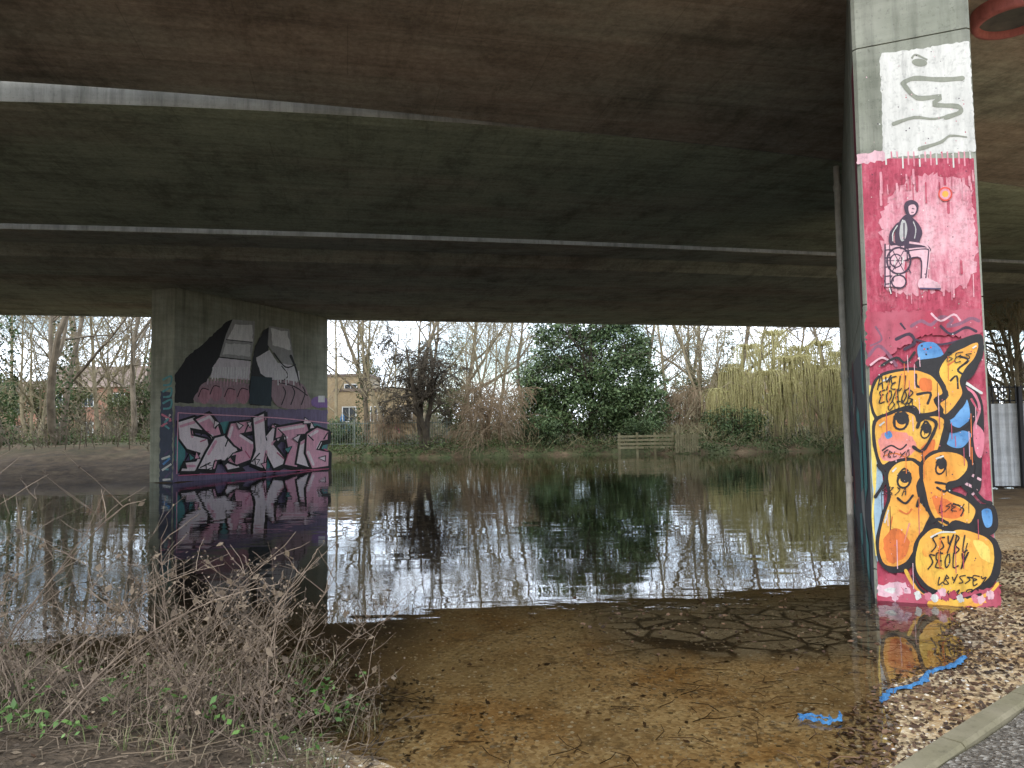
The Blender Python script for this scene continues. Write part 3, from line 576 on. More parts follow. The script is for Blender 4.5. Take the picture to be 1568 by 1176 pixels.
# ------------------------------------------------------------------ kerb, rags
mb=MB(); d=Vector((1.2,0.96,0)).normalized(); nrm=Vector((d.y,-d.x,0)); a0=Vector((1.58,3.30,0))
r=random.Random(3); s=-2.2
while s<9:
    L=0.9; c=a0+d*(s+L/2)+nrm*0.06; bh=0.008
    prof=[(-0.06,-0.3),(-0.06,0.12-bh*2),(-0.06+bh*2,0.12),(0.06-bh*2,0.12),(0.06,0.12-bh*2),(0.06,-0.3)]
    zz=r.uniform(-.006,.006); V=[]
    for e in (-L/2+0.004,L/2-0.004):
        for u,z in prof: q=c+d*e+nrm*u; V.append((q.x,q.y,z+zz))
    mb.add(V,[(i,i+1,i+7,i+6) for i in range(5)]+[(0,5,4,3,2,1),(6,7,8,9,10,11)]); s+=L
mb.obj('path_kerb',[mat_conc('kerb_conc',(0.13,0.115,0.06),(0.27,0.23,0.155),0.3)])
mb=MB(); V=[]
for s in np.linspace(-2,9,30):
    for u in (0.13,0.8,1.6,2.6):
        q=a0+d*s+nrm*u; V.append((q.x,q.y,max(0.095,float(gz(q.x,q.y))+0.05)+0.01*math.sin(s*5+u*3)))
mb.add(V,[(i*4+j,i*4+j+1,(i+1)*4+j+1,(i+1)*4+j) for i in range(29) for j in range(3)])
m,nt,b=newmat('path_gravel'); v=coords(nt); vor=N(nt,'ShaderNodeTexVoronoi'); vor.inputs['Scale'].default_value=60; nt.links.new(v,vor.inputs['Vector'])
nt.links.new(ramp(nt,vor.outputs['Color'],[(0,(0.02,0.017,0.013)),(0.6,(0.13,0.11,0.085)),(1,(0.36,0.33,0.28))]),b.inputs['Base Color']); bump(nt,b,vor.outputs['Distance'],0.9,0.015)
mb.obj('gravel_path',[m])
M_rag=mat_var('blue_cloth',(0.02,0.09,0.22),(0.06,0.20,0.38),22,0.8,0.6)
def rag(pts,wd,seed):
    r=random.Random(seed); mb=MB(); V=[]; P=catmull(pts,False,9); n=len(P)
    for i,(x,y) in enumerate(P):
        a=P[max(0,i-1)]; b_=P[min(n-1,i+1)]; tx,ty=b_[0]-a[0],b_[1]-a[1]; l=math.hypot(tx,ty) or 1
        ww=wd*(0.35+0.9*r.random())*(0.3 if i in (0,n-1) else 1)
        for k in (-1,-.3,.35,1):
            V.append((x-ty/l*ww*k+r.uniform(-.006,.006),y+tx/l*ww*k+r.uniform(-.006,.006),max(0.004,gzn(x,y)+0.006)+r.uniform(0,0.016)+(0.010 if abs(k)<.5 else 0)))
    mb.add(V,[(i*4+j,i*4+j+1,(i+1)*4+j+1,(i+1)*4+j) for i in range(n-1) for j in range(3)])
    mb.obj('blue_rag',[M_rag],False)
rag([(2.05,4.33),(2.2,4.50),(2.42,4.6),(2.6,4.82),(2.82,4.95),(3.0,5.12)],0.024,1)
rag([(1.50,4.10),(1.6,4.16),(1.7,4.08),(1.76,4.18)],0.011,2); rag([(1.52,4.16),(1.64,4.05),(1.68,4.14)],0.008,5)
rag([(3.85,5.6),(3.98,5.66),(4.1,5.6),(4.2,5.7)],0.04,3)
# ------------------------------------------------------------------ foreground litter and stones
rng=np.random.default_rng(5)
M_lit=mat_leaf('litter',[(0.03,0.018,0.01),(0.09,0.05,0.028),(0.18,0.10,0.055),(0.05,0.03,0.02)])
mb=MB(); pts=[]
for i in range(6500):
    y=rng.uniform(3,9); x=xr(y)+abs(rng.normal(0,0.9))-0.15
    if (x-a0.x)*nrm.x+(y-a0.y)*nrm.y>-0.02 : continue
    q=Vector((x,y,0))-NPc
    if 0<q.dot(DW)<NPw and 0<q.dot(DL)<10: continue
    pts.append((x,y,gzn(x,y)+0.008))
for i in range(600):
    y=rng.uniform(3.2,7.5); x=rng.uniform(-3.5,3.5); pts.append((x,y,gzn(x,y)+0.006))
for i in range(260):
    y=5.6+rng.normal(0,.35)+rng.random()*1.2; x=rng.uniform(0.5,3.1); pts.append((x,y,0.003))
mb.quads(pts,0.038,rng,0,0.85,0.6)
for i in range(520):
    y=rng.uniform(3.3,7.5); x=min(xr(y)+rng.normal(0.2,1.3),4.5); a=rng.uniform(0,6.28); L=rng.uniform(.05,.25)
    if (x-a0.x)*nrm.x+(y-a0.y)*nrm.y>-0.1: continue
    z=gzn(x,y)+0.012; mb.tube([(x,y,z),(x+L*.5*math.cos(a),y+L*.5*math.sin(a),z+.008),(x+L*math.cos(a+.3),y+L*math.sin(a+.3),z)],[.003,.0025,.002],3,0)
mb.obj('leaf_litter',[M_lit])
mb=MB()
ico=[(0,0,1),(.9,0,.45),(.28,.85,.45),(-.72,.53,.45),(-.72,-.53,.45),(.28,-.85,.45),(.72,.53,-.45),(-.28,.85,-.45),(-.9,0,-.45),(-.28,-.85,-.45),(.72,-.53,-.45),(0,0,-1)]
icf=[(0,1,2),(0,2,3),(0,3,4),(0,4,5),(0,5,1),(1,6,2),(2,7,3),(3,8,4),(4,9,5),(5,10,1),(6,7,2),(7,8,3),(8,9,4),(9,10,5),(10,6,1)]
for i in range(9000):
    y=3.2+4*rng.random()**1.6; x=rng.uniform(-1.2,4.2)
    if x>xr(y)+1.0: continue
    s_=0.004+0.009*rng.random()**3; z=gzn(x,y); sx,sy,sz=s_*rng.uniform(.8,1.5),s_*rng.uniform(.8,1.4),s_*.6
    mb.add([(x+p[0]*sx,y+p[1]*sy,z+p[2]*sz) for p in ico],icf)
mb.obj('pebbles',[mat_leaf('pebble_mat',[(0.16,0.12,0.07),(0.4,0.32,0.21),(0.58,0.5,0.38),(0.75,0.71,0.63),(0.28,0.2,0.12)])],True)
# ------------------------------------------------------------------ vegetation
def grow(mb,R,p,d,L,r,lev,mx,prm):
    nseg=(9,7,5,4,3)[lev]; sides=(8,5,4,3,3)[lev]
    pts=[p]; rad=[r]; dirs=[d]; 
    wob=prm['wob']*(0.6+lev*0.25)
    q=p.copy(); dd=d.copy()
    for i in range(nseg):
        dd=dd+Vector((R.gauss(0,wob),R.gauss(0,wob),R.gauss(0,wob*0.7)+prm['up'][lev]))
        dd.normalize(); q=q+dd*(L/nseg); pts.append(q.copy()); rad.append(max(prm['rmin'],r*(1-0.78*(i+1)/nseg))); dirs.append(dd.copy())
    mb.tube(pts,rad,sides,0)
    if lev>=mx: 
        prm['tips'].append(q.copy()); return
    nc=prm['n'][lev]
    for k in range(nc):
        t=prm['t0'][lev]+(1-prm['t0'][lev])*(k+R.random())/nc
        fi=t*nseg; i=min(nseg-1,int(fi)); pp=pts[i].lerp(pts[i+1],fi-i); base=dirs[i]
        ax=Vector((R.gauss(0,1),R.gauss(0,1),R.gauss(0,1))); ax=(ax-base*ax.dot(base)).normalized()
        an=math.radians(R.uniform(*prm['ang'])); nd=(base*math.cos(an)+ax*math.sin(an)).normalized()
        rr=rad[i]*R.uniform(.45,.7); grow(mb,R,pp,nd,L*R.uniform(*prm['ls'])*(1.15-0.5*t),max(prm['rmin'],rr),lev+1,mx,prm)
def PRM(**k):
    d=dict(wob=.10,up=(0.05,.06,.04,.02,0),n=(8,6,4,3),t0=(.2,.2,.15,.1),ang=(25,60),ls=(.42,.62),rmin=.011,tips=[]); d.update(k); return d
M_bark=mat_var('bark_grey',(0.10,0.08,0.055),(0.26,0.21,0.15),2.5,.9,.3)
M_barkp=mat_var('bark_pale',(0.19,0.155,0.09),(0.38,0.32,0.21),2.0,.9,.3)
M_barkd=mat_var('bark_dark',(0.03,0.024,0.018),(0.10,0.08,0.055),2.5,.9,.3)
M_ivy=mat_leaf('ivy',[(0.03,0.06,0.018),(0.06,0.10,0.03),(0.10,0.15,0.05)])
def tree_mesh(seed,H,r,mats,mx=4,trunks=1,ivy=0,lean=0.0,buds=0,**k):
    R=random.Random(seed); rg=np.random.default_rng(seed); mb=MB(); prm=PRM(**k)
    for t in range(trunks):
        a=R.uniform(0,6.28); o=Vector((math.cos(a),math.sin(a),0))*(0.25*(trunks>1))
        d=Vector((R.gauss(0,.08)+lean+o.x*.7,R.gauss(0,.08)+o.y*.7,1)).normalized()
        grow(mb,R,o-Vector((0,0,.3)),d,H*R.uniform(.85,1),r*R.uniform(.7,1),0,mx,prm)
    if ivy:
        n=ivy; z=rg.random(n)**1.3*H*.5; a=rg.random(n)*6.28; rr=r*1.3+rg.random(n)*.25
        mb.quads(np.stack([np.cos(a)*rr+lean*z,np.sin(a)*rr,z],1),.16,rg,1)
    if buds:
        tp=np.array([tuple(t) for t in prm['tips']]); idx=rg.integers(0,len(tp),buds); mb.quads(tp[idx]+rg.normal(0,.12,(buds,3)),.085,rg,2)
    return mb.mesh('tree',mats)
def place(name,me,x,y,rz,s=1,z=None):
    o=bpy.data.objects.new(name,me); COL.objects.link(o); o.location=(x,y,float(gz(x,y)) if z is None else z); o.rotation_euler=(0,0,rz); o.scale=(s,s,s); return o
M_bud=mat_leaf('buds',[(0.26,0.26,0.08),(0.38,0.36,0.13),(0.22,0.20,0.08)])
T1=tree_mesh(11,13,.24,[M_bark,M_ivy,M_bud],ivy=1100,n=(9,6,4,3)); T2=tree_mesh(12,12,.19,[M_barkp,M_ivy,M_bud],lean=.12,buds=1200)
T3=tree_mesh(13,14,.22,[M_bark,M_ivy,M_bud],trunks=2,ivy=700,n=(7,5,4,3),wob=.13); T4=tree_mesh(14,9,.13,[M_barkp,M_ivy,M_bud],trunks=4,mx=3,n=(9,6,5),buds=1400,wob=.12)
T5=tree_mesh(15,12,.17,[M_bark,M_ivy,M_bud],lean=-.25,n=(8,5,4,3),wob=.14)
def X_(px,D): return (px-784)/1146*D
R=random.Random(2)
for i,(px,D,me_,s) in enumerate([(8,36,T1,1),(55,41,T4,.9),(100,34,T3,.9),(150,44,T2,1.05),(205,38,T5,1),(235,47,T1,.9),(-60,40,T3,1),(20,52,T2,1.2),(120,54,T1,1.1),(180,50,T4,1.1),
    (516,44,T2,.9),(556,46.5,T3,.9),(590,44,T4,.85),(700,54,T1,1.1),(762,48,T2,1.0),(730,46,T4,.9),(655,56,T3,1.0),(1022,50,T2,1.0),(1064,54,T3,1.1),(1112,50,T1,1.05),(1150,58,T2,1.3),(1085,47,T4,.9),(1238,53,T5,1.0),(1280,62,T1,1.1),(800,52,T5,1.0),(970,58,T1,1),
    (1530,34,T3,.9),(1560,30,T4,.9),(1600,40,T1,1),(1420,50,T3,1),(340,52,T1,1),(430,56,T3,1.0)]):
    place('bare_tree',me_,X_(px,D),D,R.uniform(0,6.28) if me_ is not T5 else 0.0,s)
G1=tree_mesh(35,6.2,.27,[M_barkd,M_ivy,M_bud],trunks=3,wob=.25,up=(0.0,-.02,-.08,-.12,-.1),n=(9,7,6,3),t0=(.35,.2,.2,.1),ang=(40,90),ls=(.38,.6),rmin=.015)
place('gnarled_tree',G1,X_(655,40.5),40.9,.6,.98)
M_rust=mat_var('bark_rust',(0.17,0.12,0.07),(0.30,0.22,0.14),2.0)
G2=tree_mesh(33,3.6,.10,[M_rust,M_ivy,M_bud],trunks=5,wob=.12,up=(0.0,-.10,-.22,-.3,-.3),n=(9,7,5,0),mx=3,ang=(30,70),ls=(.5,.8),rmin=.011)
place('weeping_shrub',G2,X_(755,42.2),42.2,0,1.05); place('weeping_shrub',G2,X_(1040,46),46,2,.9); place('weeping_shrub',G2,X_(600,42.5),42.5,4,.6)
M_ev=mat_leaf('evergreen_leaf',[(0.04,0.075,0.028),(0.085,0.135,0.05),(0.14,0.20,0.08),(0.21,0.28,0.13)],.5)
def leafy(seed,blobs,n,size,mats,trunk=None):
    rg=np.random.default_rng(seed); mb=MB(); R=random.Random(seed)
    vol=np.array([b[3]*b[4]*b[5] for b in blobs]); 
    for b_,vv in zip(blobs,vol/vol.sum()):
        k=int(n*vv); 
        ncl=max(6,k//45); dd=rg.normal(size=(ncl,3)); dd/=np.linalg.norm(dd,axis=1)[:,None]; rad=(0.5+0.55*rg.random(ncl)**.6)[:,None]
        cc=np.array(b_[:3])+dd*rad*np.array(b_[3:6]); idx=rg.integers(0,ncl,k)
        P=cc[idx]+rg.normal(0,1,(k,3))*np.array([.28,.28,.19])*min(1,b_[3])
        P[:,2]=np.maximum(P[:,2],0.05); mb.quads(P,size,rg,1,.3,.6)
    if trunk:
        prm=PRM(n=(12,6,4,0),t0=(.1,.2,.2,.1),ang=(30,70)); grow(mb,R,Vector((0,0,-.3)),Vector((.02,0,1)),trunk,.2,0,3,prm)
    return mb.mesh('leafy',mats)
E1=leafy(41,[(0,0,2.2,3.3,2.2,1.9),(-1.9,.2,3.6,2.2,1.8,1.7),(1.8,0,3.8,2.4,1.8,2.0),(-1.4,.2,5.7,1.9,1.5,1.6),(1.5,.3,5.8,2.0,1.5,1.6),(.1,.2,6.9,1.6,1.2,1.2),(3.0,-.3,1.9,1.6,1.5,1.5),(-2.9,0,1.6,1.4,1.4,1.3),(3.0,.2,5.3,1.0,1.0,1.2),(-2.3,.3,7.0,1.0,.8,1.1),(2.2,.3,7.3,.9,.8,.9),(-3.3,.2,3.4,.8,.7,.8),(3.8,0,3.4,.8,.7,.8)],52000,.18,[M_barkd,M_ev],7.5)
place('evergreen_tree',E1,X_(902,44),44,0,.98)
E2=leafy(42,[(0,0,1.2,1.6,1.2,1.1),(1.2,0,.9,1.2,1,.9),(-1.2,0,1.0,1.2,1,.8)],5200,.15,[M_barkd,M_ev],1.8)
place('evergreen_shrub',E2,X_(1125,43.5),43.5,0,.9); place('evergreen_shrub',E2,X_(520,44),44,1,.7); place('evergreen_shrub',E2,X_(825,42.8),42.8,2,.8); place('evergreen_shrub',E2,X_(985,42.5),42.5,4,.7)
place('evergreen_tree',leafy(43,[(0,0,3,1.3,1.3,2.4),(0,0,6,1.0,1,1.6),(.2,0,7.8,.5,.5,.8)],7000,.18,[M_barkd,M_ev],8),X_(535,66),74,0,1)
E4=leafy(46,[(0,0,2.2,2.6,2.0,1.8),(1.8,0,2.9,1.8,1.5,1.3),(-1.8,0,2.6,1.7,1.5,1.2),(0,0,3.8,1.4,1.4,1.0)],6500,.17,[M_barkd,mat_leaf('hedge_leaf',[(0.08,0.11,0.04),(0.15,0.18,0.07),(0.22,0.22,0.10)])],3.4)
for px,D,s in ((60,50,1.0),(215,48,.8),(-20,58,1.2),(1060,53,.9),(690,52,.8)): place('evergreen_shrub',E4,X_(px,D),D,px,s)
M_wil=mat_leaf('willow_leaf',[(0.30,0.31,0.10),(0.42,0.42,0.15),(0.52,0.50,0.20),(0.28,0.25,0.11)])
M_wst=mat_var('willow_twig',(0.28,0.25,0.11),(0.46,0.41,0.19),1.0,.8,0)
def willow(seed,domes,per,trunkH):
    R=random.Random(seed); rg=np.random.default_rng(seed); mb=MB(); C=[]
    for (cx,cy,cz,cr) in domes:
        tip=Vector((cx,cy,cz)); mid=Vector((cx*.35+R.gauss(0,.2),cy*.35,trunkH*.6)); mid2=Vector((cx*.75,cy*.7,(trunkH*.6+cz)*.55+.3))
        mb.tube([(R.gauss(0,.1),R.gauss(0,.1),-.3),(0.05,0,trunkH*.3),tuple(mid),tuple(mid2),tuple(tip)],[.2,.17,.12,.08,.04],6,0)
        for i in range(per):
            a=R.uniform(0,6.28); rr=cr*R.uniform(.25,1.1); L=min(cz-.15,R.uniform(1.0,1.0+cz*.75)); k=7; P=[]
            st=R.uniform(0,.4)
            for j in range(k+1):
                t=j/k; o=min(1,t*2.4); ho=math.sin(o*math.pi/2)
                P.append((cx+math.cos(a)*rr*(st+(1-st)*ho)+.08*math.sin(t*5+i),cy+math.sin(a)*rr*(st+(1-st)*ho),cz+.35*math.sin(min(1,t*2.2)*math.pi)*cr-L*max(0,t-.12)**1.25/.85))
            mb.tube(P,[.018,.016,.014,.012,.011,.010,.009,.009],3,1)
            for j in range(11):
                q=P[R.randint(2,k)]; C.append((q[0]+R.gauss(0,.05),q[1]+R.gauss(0,.05),q[2]+R.uniform(-.28,.28)))
    mb.quads(C,.11,rg,2,0,.32); return mb.mesh('willow',[M_barkp,M_wst,M_wil])
W1=willow(51,[(0,0,6.4,1.2),(-1.5,.2,5.6,1.1),(1.5,-.2,5.4,1.1),(-2.6,0,4.2,1.0),(2.7,.3,4.3,1.0),(.5,-1,4.7,1.2),(-.8,-1,3.9,1.1),(3.4,-.3,3.0,.8),(-3.5,.2,3.0,.8)],85,5)
W2=willow(52,[(0,0,5.4,1.1),(1.2,.2,4.8,1.0),(-1.2,0,4.6,1.0),(2.2,0,3.4,.9),(-2.1,0,3.2,.9),(.3,-.8,3.8,1.0)],85,4)
place('weeping_willow',W1,X_(1185,43.6),43.6,0,.95); place('weeping_willow',W2,X_(1258,42.8),42.8,0,1); place('weeping_willow',W2,X_(1120,48),48,2,.8); place('weeping_willow',W1,X_(1330,50),50,2,1)
def thicket(name,seed,n,x0,x1,y0,y1,h0,h1,mat,rm=.014,lean=.15,skip=None):
    R=random.Random(seed); mb=MB()
    for i in range(n):
        x=R.uniform(x0,x1); y=R.uniform(y0,y1)
        px=784+x/y*1146
        if skip and skip[0]<px<skip[1] and R.random()<.85: continue
        z=float(gz(x,y)); h=R.uniform(h0,h1)*(0.7+.3*math.sin(x*.7+1)); lx,ly=R.gauss(0,lean),R.gauss(0,lean)
        P=[(x+lx*h*t*(1+t)*.5+R.gauss(0,.03)*h*t,y+ly*h*t,z-.1+h*t*(1-.1*t)) for t in (0,.25,.5,.75,1)]
        mb.tube(P,[rm*2,rm*1.7,rm*1.4,rm*1.1,rm*.7],3,0)
        for k in range(6):
            t=R.randint(1,3); p=P[t]; a=R.uniform(0,6.28); L=h*R.uniform(.18,.4); u=R.uniform(.3,.9)
            q=(p[0]+math.cos(a)*L*.5,p[1]+math.sin(a)*L*.5,p[2]+u*L*.6); mb.tube([p,q,(q[0]+math.cos(a)*L*.3,q[1]+math.sin(a)*L*.3,q[2]+u*L*.5)],[rm,rm*.8,rm*.5],3,0)
    return mb.obj(name,[mat])
thicket('thicket',61,1900,-48,48,43,52,1.3,3.9,mat_var('twig_tan',(0.20,0.17,0.10),(0.36,0.31,0.20),.8,.9,0),.013,.22,skip=(490,640))
thicket('thicket',62,900,-60,60,52,64,3,6,mat_var('twig_grey',(0.22,0.19,0.14),(0.36,0.31,0.23),.8,.9,0),.015,.22,skip=(490,630))
thicket('thicket',63,260,-30,-12,30,38,.8,2.5,M_bark,.012)
thicket('thicket',64,400,-4,19,41.2,44,.5,1.5,mat_var('twig_yel',(0.22,0.19,0.10),(0.34,0.30,0.17),.8,.9,0),.012,.4)
mb=MB(); rg=np.random.default_rng(7)
M_und=mat_leaf('undergrowth_leaf',[(0.05,0.08,0.025),(0.10,0.14,0.045),(0.17,0.15,0.075),(0.14,0.19,0.06),(0.07,0.11,0.035)])
C=[]
for i in range(2700):
    x=rg.uniform(-48,42); y=rg.uniform(40.6,46)+.03*x
    if i%3==0: y=40.35+.03*x+.5*math.sin(x*.5)+rg.uniform(-.15,.9)
    elif x<-10.5 and rg.random()<.6: y=rg.uniform(31,42)
    h=rg.uniform(.2,.8) if y<44 else rg.uniform(.4,1.8); z=float(gz(x,y)); k=20
    if z<-.2: continue
    if -11.5<x<-6 : h*=.6
    C.append(np.array([x,y,max(z,0)+h*.35])+rg.normal(0,1,(k,3))*np.array([.4,.25,h*.35]))
C=np.concatenate(C); mb.quads(C,.13,rg,0,.2,.5); mb.obj('undergrowth',[M_und])
R=random.Random(71); mb=MB(); rg=np.random.default_rng(8); C=[]
for i in range(420):
    y=R.uniform(80,105); x=R.uniform(-100,100); h=3.4+1.6*math.sin(x*.21)+1.0*math.sin(x*.53+1)+R.uniform(-.5,1.2); k=80
    C.append(np.array([x,y,1+h*.5])+rg.normal(0,1,(k,3))*np.array([1.6,1,h*.28]))
C=np.concatenate(C); C=C[C[:,2]>.5]; mb.quads(C,.40,rg,0,0,.35)
mb.obj('distant_trees',[mat_leaf('distant_leaf',[(0.20,0.22,0.13),(0.28,0.28,0.17),(0.17,0.21,0.10),(0.32,0.30,0.20)])])
# ------------------------------------------------------------------ buildings
def brickmat(name,c1,c2,sc=4):
    m,nt,b=newmat(name); w_=N(nt,'ShaderNodeTexBrick'); w_.inputs['Scale'].default_value=sc; w_.inputs['Color1'].default_value=(*c1,1); w_.inputs['Color2'].default_value=(*c2,1); w_.inputs['Mortar'].default_value=(0.35,0.31,0.26,1); w_.inputs['Mortar Size'].default_value=.012
    mp=N(nt,'ShaderNodeMapping'); mp.inputs['Rotation'].default_value=(math.radians(90),0,0); tc=N(nt,'ShaderNodeTexCoord'); nt.links.new(tc.outputs['Object'],mp.inputs['Vector']); nt.links.new(mp.outputs[0],w_.inputs['Vector'])
    c=mix(nt,w_.outputs['Color'],ramp(nt,noise(nt,coords(nt),.7,5),[(0.3,.75),(.7,1.1)]),1.0,'MULTIPLY'); nt.links.new(c,b.inputs['Base Color']); b.inputs['Roughness'].default_value=.9; return m
M_yb=brickmat('yellow_brick',(0.36,0.26,0.14),(0.43,0.32,0.18)); M_rb=brickmat('red_brick',(0.32,0.14,0.09),(0.40,0.20,0.13))
M_glass,nt_,b_=newmat('window_glass'); b_.inputs['Base Color'].default_value=(.04,.05,.06,1); b_.inputs['Roughness'].default_value=.1
M_frame=mat_var('frame_white',(.6,.6,.58),(.75,.75,.72),3); M_roof=mat_var('roof_tile',(.14,.10,.085),(.24,.18,.14),2)
def building(name,x,y,wd,dp,h,mat,nx_,nz_,pitched,rz=0):
    e=empty(name,(x,y,.5)); e.rotation_euler=(0,0,rz)
    mb=MB(); mb.box((0,0,h/2),(wd,dp,h)); mb.obj('walls',[mat],parent=e)
    mb=MB(); mf=MB()
    for i in range(nx_):
        for k in range(nz_):
            cx=-wd/2+(i+.5)*wd/nx_; cz=(k+.55)*h/nz_; mb.box((cx,-dp/2-.01,cz),(1.0,.05,1.1)); 
            for q in ((-.53,0,.07,1.24),(.53,0,.07,1.24),(0,.58,1.0,.07),(0,-.58,1.0,.07),(0,0,.05,1.09)): mf.box((cx+q[0],-dp/2-.045,cz+q[1]),(q[2],.06,q[3]))
    mb.obj('window_panes',[M_glass],parent=e); mf.obj('window_frames',[M_frame],parent=e)
    mb=MB()
    if pitched:
        a,b2,o=wd/2+.3,dp/2+.3,h+.002; mb.add([(-a,-b2,o),(a,-b2,o),(a,b2,o),(-a,b2,o),(-a,0,o+2.2),(a,0,o+2.2)],[(0,1,5,4),(2,3,4,5),(0,4,3),(1,2,5),(3,2,1,0)])
        mb.box((wd*.3,0,h+2.2),(.7,.7,1.4))
    else: mb.box((0,0,h+.12),(wd+.2,dp+.2,.22))
    mb.obj('roof',[M_roof],parent=e); return e
building('yellow_brick_building',X_(578,59),62,6.6,6,4.0,M_yb,3,1,False)
building('yellow_brick_building',X_(480,64),68,9.0,6,5.6,M_yb,3,2,False)
building('red_brick_house',X_(150,70),72,8.5,7,5.2,M_rb,3,2,True); building('red_brick_house',X_(1215,88),92,16,8,5.0,M_rb,5,2,True)
building('red_brick_house',X_(40,86),88,9,7,5.0,M_rb,3,2,True)
mb=MB(); wy=58.96
for (a,b_,z0,z1,mi_) in ((-13.6,-13.1,1.3,2.6,0),(-13.0,-12.7,1.2,2.0,0),(-10.6,-9.6,1.2,1.9,1),(-9.4,-8.7,1.2,1.7,1)):
    mb.add([(a,wy,z0),(b_,wy,z0),(b_-.1,wy,z1),((a+b_)/2,wy,z1+.25),(a+.1,wy,z1-.1)],[(0,1,2,3,4)],mi_)
mb.obj('wall_graffiti',[BL,PK])
# ------------------------------------------------------------------ railings, fences
M_rail=mat_var('railing_paint',(.10,.12,.10),(.22,.24,.2),3)
mb=MB(); x=-11.5
while x<-3.5:
    y=42.2; z=float(gz(x,y)); mb.tube([(x,y,z-.1),(x,y,z+1.5)],[.014,.014],4)
    x+=.14
for zz in (.2,1.35): mb.box((-7.5,42.23,float(gz(-7.5,42.2))+zz),(8.1,.03,.05))
for xx in np.arange(-11.5,-3,2.6): mb.box((xx,42.26,float(gz(xx,42.2))+.75),(.07,.07,1.7))
mb.obj('metal_railings',[M_rail])
M_wood=mat_var('old_wood',(.18,.155,.08),(.32,.28,.165),3)
mb=MB(); y=40.3; zb=.10
for i,xx in enumerate(np.arange(5.7,8.7,.95)): mb.box((xx,y,zb+.45),(.11,.11,1.2))
for zz in (.25,.45,.65,.85): mb.box((7.1,y-.075,zb+zz),(3.0,.035,.12))
for i,xx in enumerate(np.arange(8.65,9.9,.125)): mb.box((xx,y-.4+.02*math.sin(i*2.3),zb+.45+.03*math.sin(i*1.7)),(.095,.03,.95))
for zz in (.25,.75): mb.box((9.25,y-.36,zb+zz),(1.35,.04,.08))
mb.tube([(8.75,y-.3,-.3),(8.8,y-.3,1.5)],[.09,.07],8)
mb.obj('wooden_fence',[M_wood])
fen=empty('corrugated_fence',(0,0,0)); mb=MB(); V=[]; y0=16.7
xs_=np.arange(10.55,18,.05)
for i,x in enumerate(xs_):
    yy=y0+(x-10.3)*-.12+(.022 if (i//2)%2 else -.022)
    V+=[(x,yy,.12),(x,yy,1.93)]
mb.add(V,[(2*i,2*i+2,2*i+3,2*i+1) for i in range(len(xs_)-1)])
mb.obj('sheets',[mat_conc('galv_white',(.50,.52,.53),(.72,.73,.73),.5)],parent=fen)
mb=MB()
for x in np.arange(10.5,18,.12): mb.box((x,y0+(x-10.3)*-.12+.15,1.4),(.022,.022,1.9))
for x in (10.5,11.15,13.5,16): mb.box((x,y0+(x-10.3)*-.12-.09,1.2),(.08,.08,2.2))
for zz in (2.0,2.3): mb.box((14.2,y0-.47+.2,zz),(7.6,.03,.03),0,-.1194)
mb.obj('railing_top',[K_],parent=fen)
# ------------------------------------------------------------------ foreground bramble / dead stems
M_stem=mat_var('dry_stem',(.10,.07,.05),(.27,.205,.15),6,.85,0)
M_dry=mat_leaf('dry_leaf',[(.05,.037,.026),(.12,.088,.06),(.22,.165,.11),(.08,.055,.033)])
M_grn=mat_leaf('nettle_leaf',[(.05,.11,.02),(.09,.18,.04),(.15,.25,.07)],.5)
R=random.Random(81); rg=np.random.default_rng(81); mb=MB(); CL=[];CS=[]
def stem(x,y,h,lx,ly,r0,seed_br=5,curl=.3,tw=.75):
    z=gzn(x,y); n=9; P=[]; jx=jy=0
    for j in range(n+1):
        t=j/n; jx+=R.gauss(0,.012); jy+=R.gauss(0,.012); P.append((x+lx*t+jx+lx*curl*t*t,y+ly*t+jy,z-.02+h*t*(1-.28*t*t*min(1,abs(lx)*1.3))))
    mb.tube(P,[r0*(1-.7*j/n) for j in range(n+1)],4,0)
    for k in range(seed_br):
        j=R.randint(2,n); p=P[j]; a=R.uniform(0,6.28); L=R.uniform(.06,.30)*h; u=R.uniform(.3,1.1)
        m_=4; Q=[p]
        for q in range(m_):
            b0=Q[-1]; Q.append((b0[0]+math.cos(a)*L/m_+R.gauss(0,.008),b0[1]+math.sin(a)*L/m_+R.gauss(0,.008),b0[2]+u*L/m_+R.gauss(0,.006)))
        mb.tube(Q,[r0*.5,r0*.4,r0*.35,r0*.3,r0*.22],3,0)
        for q in Q[1:]:
            if R.random()<tw: CS.append((q[0]+R.gauss(0,.012),q[1]+R.gauss(0,.012),q[2]+R.gauss(0,.012)))
            if R.random()<.07: CL.append((q[0],q[1],q[2]-.015))
    return P
for i in range(230):
    u=R.random(); x=-1.0-2.6*u+R.gauss(0,.15); y=3.45+R.random()*1.0+.3*u; h=R.uniform(.15,.5)
    if float(gz(x,y))<-.06: continue
    stem(x,y,h,R.gauss(.05,.2),R.gauss(0,.15),R.uniform(.0018,.0032),R.randint(3,7),.3,.5)
for i in range(60):
    x=R.gauss(-1.72,.33); y=3.7+R.random()*.5; stem(x,y,R.uniform(.5,.92),R.gauss(.08,.2),R.gauss(0,.12),.0028,R.randint(6,11),.3,.85)
for i in range(26):
    x=R.uniform(-3.3,-2.2); y=3.8+R.random()*.6; stem(x,y,R.uniform(.7,1.2),R.gauss(.1,.3),R.gauss(0,.12),.003,R.randint(4,9),.3,.2)
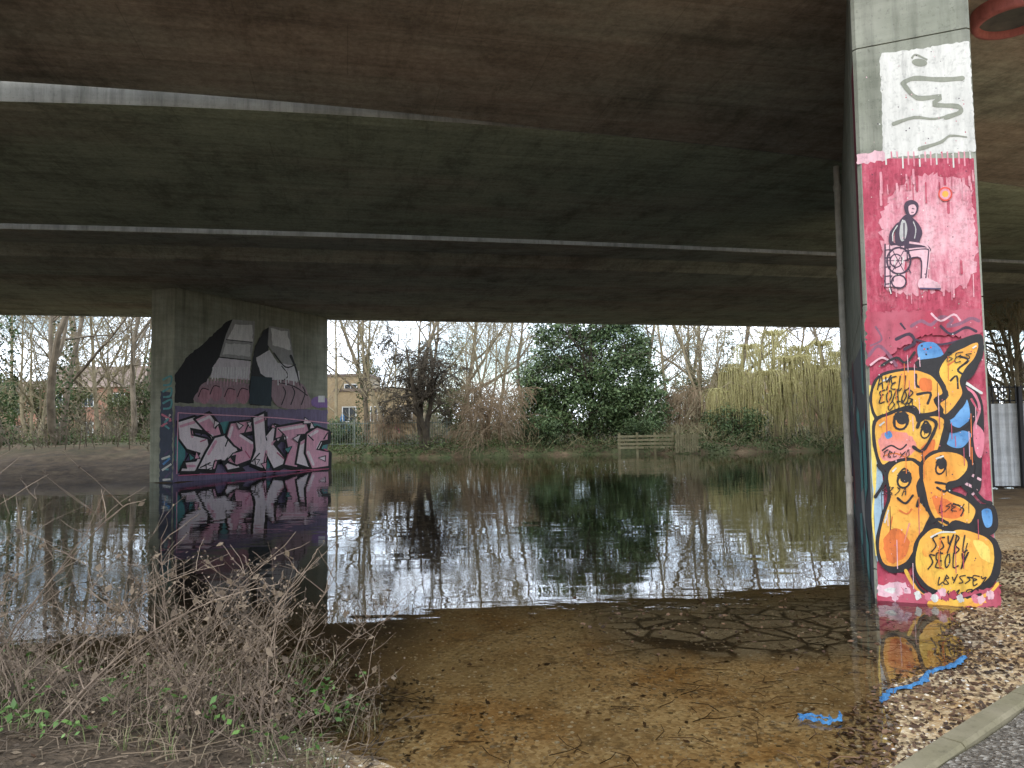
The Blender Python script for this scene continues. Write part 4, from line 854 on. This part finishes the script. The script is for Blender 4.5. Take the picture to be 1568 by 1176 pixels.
for (x,y,h,lx,ly) in ((-2.9,4.1,1.28,.5,.1),(-2.6,4.0,1.05,.75,.1),(-1.7,4.0,1.0,-.1,0),(-1.5,4.1,1.02,.30,0),(-1.3,4.05,.85,.22,.1),(-3.1,4.4,1.3,-.1,.1),(-2.7,4.2,1.15,-.3,0),(-2.0,4.2,1.0,.45,0),(-1.25,3.8,.78,.05,0),(-2.3,3.7,.95,.8,.1)):
    stem(x,y,h,lx,ly,.006,14,.4,.25); stem(x+.03,y,h*.9,lx*.8,ly,.004,10,.4,.25)
CS=np.array(CS); CS=np.concatenate([CS,CS+rg.normal(0,.010,CS.shape)]); mb.quads(CS,.014,rg,1,0,.8)
mb.quads(np.array(CL),.045,rg,1,0,.65)
for i in range(130):
    c=np.array([-.9-2.6*R.random(),3.45+1.1*R.random(),0]); c[2]=gzn(c[0],c[1])+R.uniform(.03,.26); mb.quads(c+rg.normal(0,.03,(R.randint(2,7),3)),.040,rg,2,.5,.6)
mb.obj('bramble_bush',[M_stem,M_dry,M_grn])
mb=MB()
M_gr=mat_leaf('grass_blade',[(.08,.12,.035),(.14,.17,.06),(.24,.20,.11),(.30,.25,.16),(.14,.11,.07)])
for i in range(4000):
    x=-.6-3.4*R.random(); y=3.1+2.0*R.random()+.2*(-x)
    z=gzn(x,y)
    if z<-.05 : continue
    if mnoise.noise(Vector((x*2.5,y*2.5,3)))<.02: continue
    h=R.uniform(.04,.18); a=R.uniform(0,6.28); l=R.uniform(.2,1.2)*h; wd=.003
    ca,sa=math.cos(a),math.sin(a); V=[]
    for t in (0,.5,1): 
        c_=(x+ca*l*t*t,y+sa*l*t*t,z+h*t*(1-.3*t)); ww=wd*(1-.85*t); V+=[(c_[0]-sa*ww,c_[1]+ca*ww,c_[2]),(c_[0]+sa*ww,c_[1]-ca*ww,c_[2])]
    mb.add(V,[(0,1,3,2),(2,3,5,4)])
mb.obj('grass',[M_gr])
mb=MB(); pts=[]
for i in range(4500):
    x=-.5-4*R.random(); y=3.0+3.2*R.random(); z=gzn(x,y)
    if z>-.05: pts.append((x,y,z+.008))
mb.quads(pts,.035,rg,0,.8,.5); 
for i in range(700):
    x=-.7-3*R.random(); y=3.3+1.6*R.random(); a=R.uniform(0,6.28); L=R.uniform(.08,.35); z=gzn(x,y)+.015
    if z<-.03: continue
    mb.tube([(x,y,z),(x+L*.5*math.cos(a),y+L*.5*math.sin(a),z+.02),(x+L*math.cos(a+.2),y+L*math.sin(a+.2),z+.01)],[.003,.0025,.002],3,0)
mb.obj('dead_leaves',[M_dry])
print('done')
